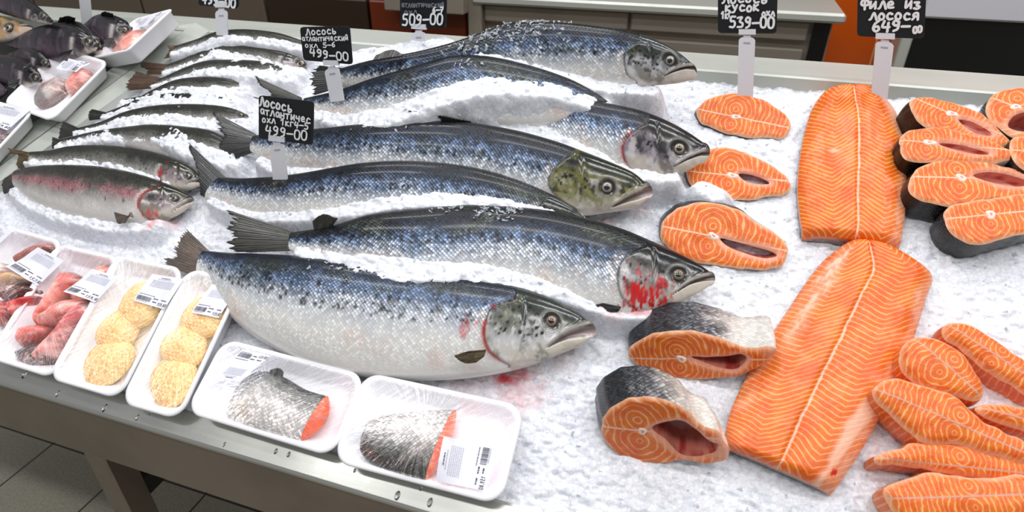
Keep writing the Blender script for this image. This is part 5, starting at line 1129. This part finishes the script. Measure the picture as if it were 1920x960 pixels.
def loft_piece(name, label, cat, group, T, st, z0, pal, ratio=.4, seed=0, flip=False, cut=None, mat=None, shift=0.0, NU=70, NV=48, scl=.9, end='both'):
    """a length of fish lying in a tray: st = (upper, lower) contour pixels on the tray plane"""
    def b(px, py): x, y = T.at(px, py, z0); return T.P(x, y, z0)
    st = np.asarray(st, float); U = np.array([b(a[0], a[1]) for a in st]); Lw = np.array([b(a[2], a[3]) for a in st])
    UL = spline(np.hstack([U, Lw]), NU); U, Lw = UL[:, :3], UL[:, 3:]; C = (U + Lw) / 2; D = (U - Lw) / 2; hd = np.linalg.norm(D, axis=1)
    s = np.concatenate([[0], np.cumsum(np.linalg.norm(np.diff(C, axis=0), axis=1))]); k = np.minimum(1, np.minimum(s + .0015, 9) / .012) if end in ('both', 'start') else np.ones(NU)
    k = (1 - (1 - k) ** 2) ** .5; th = np.minimum(ratio * hd * (0.35 + .65 * k), .022)
    ang = np.linspace(0, 2 * math.pi, NV, endpoint=False); d = np.cos(ang); sn = np.sign(np.sin(ang)) * np.abs(np.sin(ang)) ** .8
    P = C[:, None] + D[:, None] * (d[None, :, None]) * (0.9 + .1 * k[:, None, None]) + T.n * (th[:, None] * sn[None])[..., None]
    V = P.reshape(-1, 3); Fc = grid_faces(NU, NV, True, True).tolist(); Fc.append(list(range(NV - 1, -1, -1))); Fc.append([(NU - 1) * NV + i for i in range(NV)])
    dd = np.broadcast_to(d, (NU, NV)); ss = np.broadcast_to(s[:, None], dd.shape); vv = ang[None] * hd[:, None] * .8; nz = fbm(ss * 60, vv * 60, seed, 4)
    Fc = [f[::-1] for f in Fc]; col = pal_col(pal, (-dd if flip else dd) + (nz - .47) * .4, shift)
    e = empty(name, label, cat, C[NU // 2] - T.n * th[NU // 2], group)
    mesh('skin', V, Fc, mat or M_SKIN, e, col=col.reshape(-1, 3), uvw=np.stack([ss.ravel(), vv.ravel()], -1), fl={'scl': np.full(dd.size, scl)})
    # cut end: a slanting flesh face
    if cut:
        ring = P[-1]; tdir = unit(C[-1] - C[-3]); dU = np.clip(-d, -1, 1)
        m = 7; rows = []; 
        for i in range(m): q = 1 - i / (m - 1); rows.append(C[-1] + (ring - C[-1]) * q + tdir * cut * (1 - q ** 2) - T.n * 0.002 * (1 - q))
        W = np.array(rows); nzc = fbm(W[..., 0].ravel() * 150, W[..., 1].ravel() * 150, seed, 3)
        cc = mixc(np.tile(lin((228, 96, 52)), (len(nzc), 1)), (244, 160, 120), sstep(.45, .62, nzc) * .7)
        if cut > .012: cc = mixc(cc, (176, 66, 72), .6 * sstep(.4, .6, nzc))
        mesh('cut_face', W.reshape(-1, 3), grid_faces(m, NV, True, False), M_TISSUE, e, col=cc, label='raw pink cut face')
    return e
def lump(name, label, cat, group, T, out, z0, h, colA, colB, seed=0, colC=None, streak=None, gloss=None, sp=.003):
    """soft piece: domed outline from pixels, standing on the tray floor"""
    o2 = np.array([T.at(x, y, z0) for x, y in out]); per = np.linalg.norm(np.diff(np.vstack([o2, o2[:1]]), axis=0), axis=1).sum(); o2 = spline(o2, int(per / sp), True)
    if np.sum(o2[:, 0] * np.roll(o2[:, 1], -1) - np.roll(o2[:, 0], -1) * o2[:, 1]) < 0: o2 = o2[::-1]
    V2, Fc, loops = cdt_fill(o2, [], sp); x, y = V2[:, 0], V2[:, 1]; d = poly_dist(x, y, o2, True)[0]; md = d.max() + 1e-6
    z = z0 - h * .45 + h * (1 - (1 - np.clip(d / (md * .9), 0, 1)) ** 2.2) + .2 * h * (fbm(x * 55, y * 55, seed, 3) - .47) * np.clip(d / .008, 0, 1)
    W = T.c + x[:, None] * T.u + y[:, None] * T.v + z[:, None] * T.n
    lp = loops[0]; n = len(lp); B = W[lp]; G = B - T.n * ((B - T.c) @ T.n - T.floor - .0006)[:, None]
    V = np.vstack([W, G]); k = len(W); Fc = Fc.tolist() + [[lp[i], k + i, k + (i + 1) % n, lp[(i + 1) % n]] for i in range(n)] + [[k + i for i in range(n - 1, -1, -1)]]
    sx, sy = streak or (60, 60)
    nz = fbm(x * sx + seed, y * sy, seed, 4); nz2 = fbm(x * 30, y * 30, seed + 9, 3); c = mixc(np.tile(lin(colA), (len(x), 1)), colB, sstep(.4, .62, nz))
    if colC: c = mixc(c, colC, sstep(.52, .62, nz2))
    if name in ('fish_trimming', 'fish_piece'):
        c = mixc(c, (96, 66, 58), .75 * sstep(.006, .001, d + (fbm(x * 120, y * 120, seed + 4, 3) - .47) * .008)); c = mixc(c, (246, 206, 196), .6 * sstep(.55, .64, fbm((x + y) * 40, (x - y) * 170, seed + 5, 3))); c = mixc(c, (150, 40, 44), .6 * sstep(.57, .66, fbm((x + y) * 30 + 7, (x - y) * 110, seed + 15, 3)))
    e = empty(name, label, cat, T.P(o2[:, 0].mean(), o2[:, 1].mean(), T.floor), group)
    mesh('flesh', V, Fc, M_TISSUE, e, col=np.vstack([c, c[lp] * .9]))
    return e
def patty(T, fx, fy, r, label, seed, h=.017):
    x0, y0 = T.a * fx, T.b * fy; A, B = 34, 64; V = []
    for i in range(A):
        a = math.pi * i / (A - 1)
        for j in range(B):
            b = 2 * math.pi * j / B; rr = r * abs(math.sin(a)) ** .8 * (1 + .05 * math.sin(2 * b + seed) + .035 * math.sin(3 * b + seed * 2))
            V.append((rr * math.cos(b), rr * math.sin(b), h * math.copysign(abs(math.cos(a)) ** .9, math.cos(a))))
    V = np.array(V); nz = fbm(V[:, 0] * 240 + seed, V[:, 1] * 240 + V[:, 2] * 100, seed, 3) - .47; V *= (1 + .055 * nz)[:, None]; V[:, 2] += .003 * (fbm(V[:, 0] * 40 + seed, V[:, 1] * 40, seed, 2) - .47)
    zc = T.floor + h * .97; W = T.P(x0, y0, zc) + V[:, :1] * T.u + V[:, 1:2] * T.v + V[:, 2:] * T.n
    e = empty('breaded_patty', label, 'patty', T.P(x0, y0, T.floor), 'breaded fish patties in the foam trays')
    mesh('crumb_coat', W, grid_faces(A, B, True, False), M_CRUMB, e); return e

RF = (.034,) * 4
# the six trays along the front, right to left
t6_ = Tray('white foam tray nearest the front, holding a dark scaly piece of fish', [(690, 700), (995, 763), (929, 946), (616, 861)], RF, group='foam trays along the front')
c6 = loft_piece('fish_piece', 'scaly brown fish piece with dark back and orange cut, inside the nearest tray', 'fish piece', None, t6_, [(690, 790, 676, 828), (712, 780, 678, 850), (760, 774, 705, 874), (815, 770, 760, 893), (855, 769, 800, 902)], -.004, 'trout', .42, 61, True, cut=.009, mat=M_SKIN, shift=.3, scl=.75)
t6_.film([c6]); t6_.label([(838, 823), (820, 903), (910, 920), (928, 838)])
t5_ = Tray('white foam tray holding a fish tail piece, second from the front right', [(430, 640), (698, 706), (612, 854), (336, 766)], RF, group='foam trays along the front')
c5 = loft_piece('fish_piece', 'silver fish tail piece with a dark back and raw red end, in the foam tray', 'fish piece', None, t5_, [(438, 742, 424, 770), (456, 716, 430, 784), (490, 697, 465, 800), (530, 706, 505, 812), (575, 731, 545, 822), (615, 743, 566, 827)], -.004, 'trout', .4, 63, False, cut=.016, shift=.5, mat=M_SKIN, scl=.55)
_a = t5_.at(505, 704, .008); _P = lambda x, y, z: tuple(list((x, y))) + (pix_r(t5_, x, y, z),)
def pix_r(T, x, y, z): q = T.at(x, y, z); return T.P(q[0], q[1], z)[2]
fin(c5, [_P(506, 704, .0), _P(530, 708, .0)], [_P(508, 693, .006), _P(516, 690, .007), _P(527, 691, .007), _P(533, 698, .004)], 'dark', rag=.05, name='dorsal_fin', seed=64, M=30)
t5_.film([c5]); t5_.label([(398, 708), (457, 720), (508, 668), (455, 655)])
t4_ = Tray('white foam tray of breaded patties standing against the big salmon', [(372, 513), (482, 531), (310, 778), (201, 742)], (.045, .045, .03, .03), depth=.034, group='foam trays along the front')
p4 = [patty(t4_, .12, .38, .037, 'breaded patty under the label in the tray beside the big salmon', 1), patty(t4_, -.08, -.08, .037, 'middle breaded patty in the tray beside the big salmon', 2), patty(t4_, .1, -.55, .038, 'nearest breaded patty in the tray beside the big salmon', 3)]
t4_.film(p4); t4_.label([(397, 533), (448, 538), (410, 596), (362, 588)])
t3_ = Tray('white foam tray of breaded patties between the raw fish tray and the other patties', [(236, 487), (364, 506), (206, 746), (70, 696)], (.045, .045, .03, .03), depth=.034, group='foam trays along the front')
p3 = [patty(t3_, .16, .34, .038, 'breaded patty partly under the label, tray next to the raw fish tray', 4), patty(t3_, -.06, -.1, .036, 'middle breaded patty in the tray next to the raw fish', 5), patty(t3_, .1, -.56, .039, 'nearest breaded patty in the tray next to the raw fish', 6)]
t3_.film(p3); t3_.label([(285, 513), (345, 523), (308, 580), (253, 565)])
t2_ = Tray('white foam tray of pink fish trimmings, left of the patty trays', [(130, 468), (242, 486), (86, 706), (-50, 655)], (.045, .045, .03, .03), depth=.034, group='foam trays along the front')
GT = 'raw fish trimmings in the foam trays'
k2 = [lump('fish_trimming', 'long pink trimming with a bony end along the left of its tray', 'fish trimming', GT, t2_, [(112, 512), (128, 506), (146, 522), (122, 552), (92, 585), (68, 612), (60, 596), (84, 552), (102, 528)], -.006, .024, (216, 112, 100), (240, 172, 156), 1, (170, 120, 110)),
      lump('fish_trimming', 'pink trimming whose pale tip shows above the label', 'fish trimming', GT, t2_, [(176, 500), (197, 494), (208, 508), (180, 545), (150, 572), (128, 560), (150, 528)], -.006, .02, (226, 130, 112), (242, 180, 160), 2),
      lump('fish_trimming', 'broad smooth pink slab in the middle of its tray', 'fish trimming', GT, t2_, [(128, 556), (160, 562), (158, 580), (128, 604), (96, 612), (66, 610), (68, 594), (96, 572)], .0, .03, (220, 124, 116), (242, 176, 164), 3, (196, 92, 88)),
      lump('fish_trimming', 'red streaked slab along the right wall of its tray', 'fish trimming', GT, t2_, [(150, 566), (176, 570), (164, 592), (130, 628), (92, 668), (66, 680), (62, 664), (100, 620)], -.004, .026, (200, 96, 98), (234, 168, 160), 4, (110, 86, 80)),
      lump('fish_trimming', 'dark skinned trimming at the near end of its tray', 'fish trimming', GT, t2_, [(34, 650), (66, 640), (98, 636), (92, 662), (64, 690), (36, 684), (24, 668)], -.006, .024, (50, 48, 50), (120, 114, 114), 5),
      lump('fish_trimming', 'bright red trimming at the near left of its tray', 'fish trimming', GT, t2_, [(38, 612), (66, 604), (92, 612), (76, 634), (40, 650), (26, 640)], -.003, .026, (210, 84, 74), (236, 140, 124), 6)]
t2_.film(k2); t2_.label([(177, 506), (224, 519), (179, 567), (130, 552)])
t1_ = Tray('white foam tray of fish offal with a pale bulb, at the left edge', [(36, 436), (140, 464), (-14, 626), (-125, 585)], (.045, .045, .03, .03), depth=.034, group='foam trays along the front')
k1 = [lump('fish_trimming', 'brownish pink strip along the far end of the offal tray', 'fish trimming', GT, t1_, [(26, 484), (50, 468), (76, 456), (100, 456), (104, 470), (80, 480), (50, 492), (30, 498)], -.004, .024, (170, 92, 84), (204, 140, 124), 7, (110, 80, 70)),
      lump('fish_trimming', 'shiny white bulb at the left edge of the offal tray', 'fish trimming', GT, t1_, [(-14, 506), (-4, 492), (12, 492), (22, 504), (16, 518), (-2, 520)], .004, .03, (222, 206, 190), (240, 230, 218), 8),
      lump('fish_trimming', 'yellowish beige strip in the offal tray', 'fish trimming', GT, t1_, [(-10, 522), (22, 508), (56, 518), (60, 530), (24, 530), (-8, 538)], -.002, .024, (222, 180, 124), (238, 206, 160), 9),
      lump('fish_trimming', 'dark brown glossy wedge in the offal tray', 'fish trimming', GT, t1_, [(-4, 546), (30, 530), (66, 538), (60, 550), (28, 560), (0, 562)], .0, .026, (44, 26, 26), (86, 54, 48), 10),
      lump('fish_trimming', 'red lump at the right of the offal tray', 'fish trimming', GT, t1_, [(20, 566), (44, 556), (66, 552), (50, 574), (26, 596), (16, 586)], -.002, .028, (202, 54, 56), (232, 100, 92), 11),
      lump('fish_trimming', 'red lump at the near left of the offal tray', 'fish trimming', GT, t1_, [(-40, 566), (-6, 558), (18, 566), (12, 590), (-6, 606), (-30, 592)], -.002, .03, (196, 60, 60), (228, 110, 100), 12)]
t1_.film(k1); t1_.label([(79, 467), (120, 489), (72, 536), (25, 506)])
t0_ = Tray('white foam tray at the left edge with only its labelled corner in view', [(-70, 405), (30, 433), (-120, 590), (-225, 555)], (.045, .045, .03, .03), depth=.034, group='foam trays along the front')
t0_.film([]); t0_.label([(-20, 416), (24, 434), (-14, 470), (-62, 452)])
# trays on the side counter
b2 = Tray('white foam tray on the side counter rim with a grey and pink fish', [(120, 97), (222, 121), (78, 221), (-2, 182)], (.05,) * 4, depth=.03, group='foam trays on the side counter', rad=.02)
kb = [lump('fish_piece', 'grey fish piece packed in the tray on the side counter rim', 'fish piece', None, b2, [(72, 160), (92, 150), (114, 142), (124, 150), (108, 168), (88, 184), (66, 192), (58, 188), (66, 174)], -.004, .02, (120, 112, 108), (170, 160, 154), 21, (70, 60, 56)),
      lump('fish_piece', 'salmon pink fish piece packed in the tray on the side counter rim', 'fish piece', None, b2, [(128, 148), (144, 128), (162, 126), (168, 138), (148, 156), (132, 168), (118, 166)], -.004, .022, (216, 128, 112), (236, 178, 164), 22, (150, 120, 112))]
b2.film(kb); b2.label([(104, 128), (124, 108), (170, 120), (148, 140)])
b3 = Tray('white foam tray at the left edge of the side counter', [(-40, 182), (70, 208), (-50, 322), (-150, 285)], (.05,) * 4, depth=.03, group='foam trays on the side counter', rad=.02)
kb = [lump('fish_piece', 'dark grey fish piece in the tray at the left edge of the side counter', 'fish piece', None, b3, [(-70, 232), (-30, 228), (6, 240), (8, 256), (-20, 270), (-60, 262)], -.004, .02, (84, 78, 80), (130, 120, 120), 23)]
b3.film(kb); b3.label([(-14, 192), (58, 206), (14, 244), (-60, 224)])
b1 = Tray('white foam tray tilted on its side at the far end of the side counter', [(262, 36), (325, 13), (236, 98), (164, 108)], (.03, .085, .085, .03), depth=.034, group='foam trays on the side counter', rad=.012, flare=.006)
kb = [lump('fish_piece', 'pink fish slice in the tilted foam tray', 'fish piece', None, b1, [(200, 92), (228, 72), (262, 52), (272, 54), (250, 76), (222, 94)], -.01, .016, (214, 136, 120), (236, 182, 166), 24)]
b1.film(kb); b1.label([(252, 52), (266, 34), (306, 22), (284, 46)])

# ------------------------------------------------------------------ price signs
def sign(label, board, foot, clip, lines, yaw=0.0, stake_w=14, foot_r=0.03, face_col=None, behind=False):
    """board: TL TR BR BL pixels. foot: two bottom pixels of the stake. clip: four pixels of the white clip"""
    fm = ((foot[0][0] + foot[1][0]) / 2, (foot[0][1] + foot[1][1]) / 2); o = to_world(pix(*fm, foot_r))
    a = math.radians(yaw); n = np.array([math.sin(a), -math.cos(a), 0.0])
    W = lambda p, k=0.0: wpix(p[0], p[1], o + n * k, n)
    Q = np.array([W(p) for p in board]); e = empty('price_sign', label, 'price sign', o, 'black price signs stuck in the ice', bed=False)
    # board with rounded corners
    ctr = Q.mean(0); P = []
    for i in range(4):
        p0_, p1_, p2_ = Q[i - 1], Q[i], Q[(i + 1) % 4]; r = .006
        A, B = p1_ + unit(p0_ - p1_) * r, p1_ + unit(p2_ - p1_) * r
        for t_ in (0, .35, .65, 1): P.append((1 - t_) ** 2 * A + 2 * t_ * (1 - t_) * p1_ + t_ * t_ * B)
    V, Fc = prism(np.array(P), -n * .0022)
    if np.cross(P[4] - P[0], P[8] - P[4]) @ n < 0: Fc = [f[::-1] for f in Fc]
    bd = mesh('board', V, Fc, M_BOARD, e, smooth=False, bed=False)
    at = lambda u, v: (Q[0] * (1 - u) + Q[1] * u) * (1 - v) + (Q[3] * (1 - u) + Q[2] * u) * v
    cnt = [0]; parts = {0: [], 1: []}; pen = np.linalg.norm(Q[3] - Q[0])
    for ln in lines:
        txt, u0, v0, u1, v1, h = ln[:6]; wt = ln[6] if len(ln) > 6 else .038; dim = ln[7] if len(ln) > 7 else 0
        k = len(txt); du, dv = (u1 - u0) / k, (v1 - v0) / k; rg = np.random.RandomState(len(txt) * 7 + int(v0 * 100))
        for i, ch in enumerate(txt):
            jx, jy = rg.uniform(-.004, .004), rg.uniform(-.012, .012)
            for st_ in GLYPH.get(ch, []):
                s2 = spline(np.array(st_, float), max(6, 7 * (len(st_) - 1))) if len(st_) > 2 else np.array(st_, float)
                P2 = [at(u0 + du * i + x * du * 1.12 + jx, v0 + dv * i + jy + y * h) + n * .0011 for x, y in s2]
                P2 = np.array(P2); w = wt * pen * .5
                for p, q in zip(P2[:-1], P2[1:]):
                    d = unit(q - p); sd_ = np.cross(n, d) * w; cnt[0] += 1; lf = n * (1.2e-6 * cnt[0]); parts[dim].append((lf + np.array([p - sd_, q - sd_, q + sd_, p + sd_]), [(3, 2, 1, 0)] if np.cross(-2 * sd_, d) @ n < 0 else [(3, 2, 1, 0)]))
                b = np.linspace(0, 2 * math.pi, 10, endpoint=False); uu = unit(at(1, .5) - at(0, .5)); vv_ = np.cross(n, uu)
                for p in P2: cnt[0] += 1; parts[dim].append((n * (1.2e-6 * cnt[0]) + p + w * (np.cos(b)[:, None] * uu + np.sin(b)[:, None] * vv_), [tuple(range(10))]))
    for dim, m in ((0, M_CHALK), (1, M_CHALK2)):
        if parts[dim]: V, Fc = join(parts[dim]); mesh('handwriting' if dim == 0 else 'faded_handwriting', V, Fc, m, bd, smooth=False, bed=False)
    # clip and stake
    C_ = np.array([W(p, .002) for p in clip]); V, Fc = prism(C_, -n * .006); mesh('clip', V, Fc, M_PLASTIC, e, smooth=False, bed=False)
    cl, cr = (np.array(clip[3], float), np.array(clip[2], float)); mid_ = (cl + cr) / 2; hw = stake_w / 2; dn = unit(np.append((np.array(fm) - mid_), 0))[:2]; sd_ = np.array([dn[1], -dn[0]]) * -1
    if sd_[0] < 0: sd_ = -sd_
    f0, f1_ = np.array(foot[0], float), np.array(foot[1], float); ax = unit(np.append(f1_ - f0, 0))[:2]
    nk = mid_ + dn * 2; top = mid_ + dn * 7; out = [nk - sd_ * hw * .45, nk + sd_ * hw * .45, nk + dn * 3 + sd_ * hw * .45, top + sd_ * hw * .8, top + dn * 4 + sd_ * hw, f1_ + dn * 26, f0 + dn * 26, top + dn * 4 - sd_ * hw, top - sd_ * hw * .8, nk + dn * 3 - sd_ * hw * .45]
    V, Fc = prism(np.array([W(p, .0005) for p in out]), -n * .0028); stk = mesh('stake', V, Fc, M_PLASTIC, e, smooth=False, bed=False)
    g = top + dn * 7; gs = [g - sd_ * hw * .4, g + sd_ * hw * .4, g + dn * 3 + sd_ * hw * .4, g + dn * 3 - sd_ * hw * .4]; gp = []
    V, Fc = prism(np.array([W(p, .001) for p in gs]), -n * .001); mesh('maker_mark', V, Fc, M_INK2, stk, smooth=False, bed=False)
    return e
sign('front black price sign reading 499, standing at the middle salmon tail', [(485, 179), (588, 191), (586, 272), (485, 259)], [(510, 322), (537, 322)], [(503, 254), (533, 258), (533, 267), (503, 264)],
 [('Лосось', .02, .03, .64, .10, .19, .042), ('атлантичес', .04, .23, .98, .33, .17, .034), ('охл 1кг4-5', .08, .44, .94, .50, .14, .032), ('499-00', .15, .64, .93, .68, .22, .038)], stake_w=27, foot_r=.078)
sign('black price sign reading 499 behind the front sign, leaning at the fifth row tail', [(562, 51), (655, 49), (661, 121), (569, 113)], [(615, 166), (640, 163)], [(605, 113), (633, 114), (634, 123), (606, 123)],
 [('Лосось', .12, .05, .76, .02, .17, .042), ('атлантический', .03, .25, .98, .20, .15, .034), ('охл 5-6', .08, .46, .72, .40, .13, .034), ('499-00', .17, .62, .96, .70, .22, .052)], stake_w=27, foot_r=.105)
sign('black price sign reading 509 near the rear ledge, behind the back salmon tail', [(750, -22), (838, -20), (836, 52), (750, 52)], [(773, 96), (797, 96)], [(771, 45), (798, 46), (798, 56), (771, 54)],
 [('Лосось', .12, .04, .8, .04, .2, .04, 1), ('атлантический', .04, .34, .97, .32, .13, .03, 1), ('охл', .1, .52, .4, .52, .12, .03, 1), ('6-7', .72, .47, .95, .45, .14, .04), ('509-00', .06, .66, .96, .62, .28, .05)], stake_w=26, foot_r=.045)
sign('black price sign reading 539 with a long white stake, above the back steak', [(1346, -40), (1459, -40), (1456, 63), (1346, 62)], [(1383, 170), (1412, 170)], [(1385, 55), (1417, 55), (1417, 65), (1385, 65)],
 [('Лосось', .08, .27, .85, .26, .16, .038), ('кусок', .12, .44, .72, .42, .15, .04), ('охл', .74, .56, .97, .55, .11, .032), ('1кг', .06, .60, .24, .57, .12, .032), ('539-00', .2, .68, .97, .70, .20, .042)], stake_w=31)
sign('black price sign reading 649, at the top of the upper fillet', [(1609, -36), (1738, -36), (1733, 73), (1607, 68)], [(1634, 180), (1664, 182)], [(1642, 62), (1678, 63), (1678, 74), (1642, 73)],
 [('Филе из', .05, .31, .95, .30, .17, .042), ('лосося', .18, .52, .92, .50, .16, .042), ('649-', .22, .70, .80, .68, .19, .046), ('00', .82, .78, .96, .76, .11, .04)], stake_w=34)
sign('black price sign at the top left, mostly above the picture, near the trout', [(372, -66), (450, -66), (447, 16), (372, 10)], [(406, 66), (426, 66)], [(403, 4), (425, 4), (425, 14), (403, 14)],
 [('Лосось', .1, .1, .9, .1, .2, .04), ('499-00', .1, .74, .96, .78, .2, .05)], stake_w=22, foot_r=.05)
sign('price sign of which only the white stake shows, among the dark fish', [(110, -150), (205, -150), (205, -62), (110, -62)], [(153, 42), (172, 42)], [(140, -66), (164, -66), (164, -56), (140, -56)], [('499-00', .1, .6, .95, .6, .3, .05)], stake_w=20, foot_r=.03)

# ------------------------------------------------------------------ drops of water on the ledge
for i, (x, y, r) in enumerate([(108, 738, 3.2), (196, 765, 4), (257, 783, 3), (281, 774, 2), (46, 702, 4), (745, 929, 5), (806, 942, 5), (789, 915, 3), (517, 846, 3), (541, 852, 3), (903, 834, 2), (901, 834, 2), (665, 882, 2.5), (420, 833, 2.5), (22, 772, 2)]):
    if i in (10, 11, 14): continue
    c = pix(x, y, .0045); R = np.linalg.norm(pix(x + r, y, .0045) - c); A, B = 10, 20; V = []
    for k in range(A):
        a = math.pi / 2 * k / (A - 1)
        for j in range(B): b = 2 * math.pi * j / B; V.append(c + R * math.sin(a) * np.array([math.cos(b), 1.7 * math.sin(b), 0]) + [0, 0, R * .55 * math.cos(a) - 0.0003])
    e = empty('water_drop', 'small clear water drop on the steel front ledge', 'water drop', c, 'water drops on the front ledge')
    mesh('drop', V, grid_faces(A, B, True, True).tolist() + [[(A - 1) * B + j for j in range(B - 1, -1, -1)]], M_WATER, e)
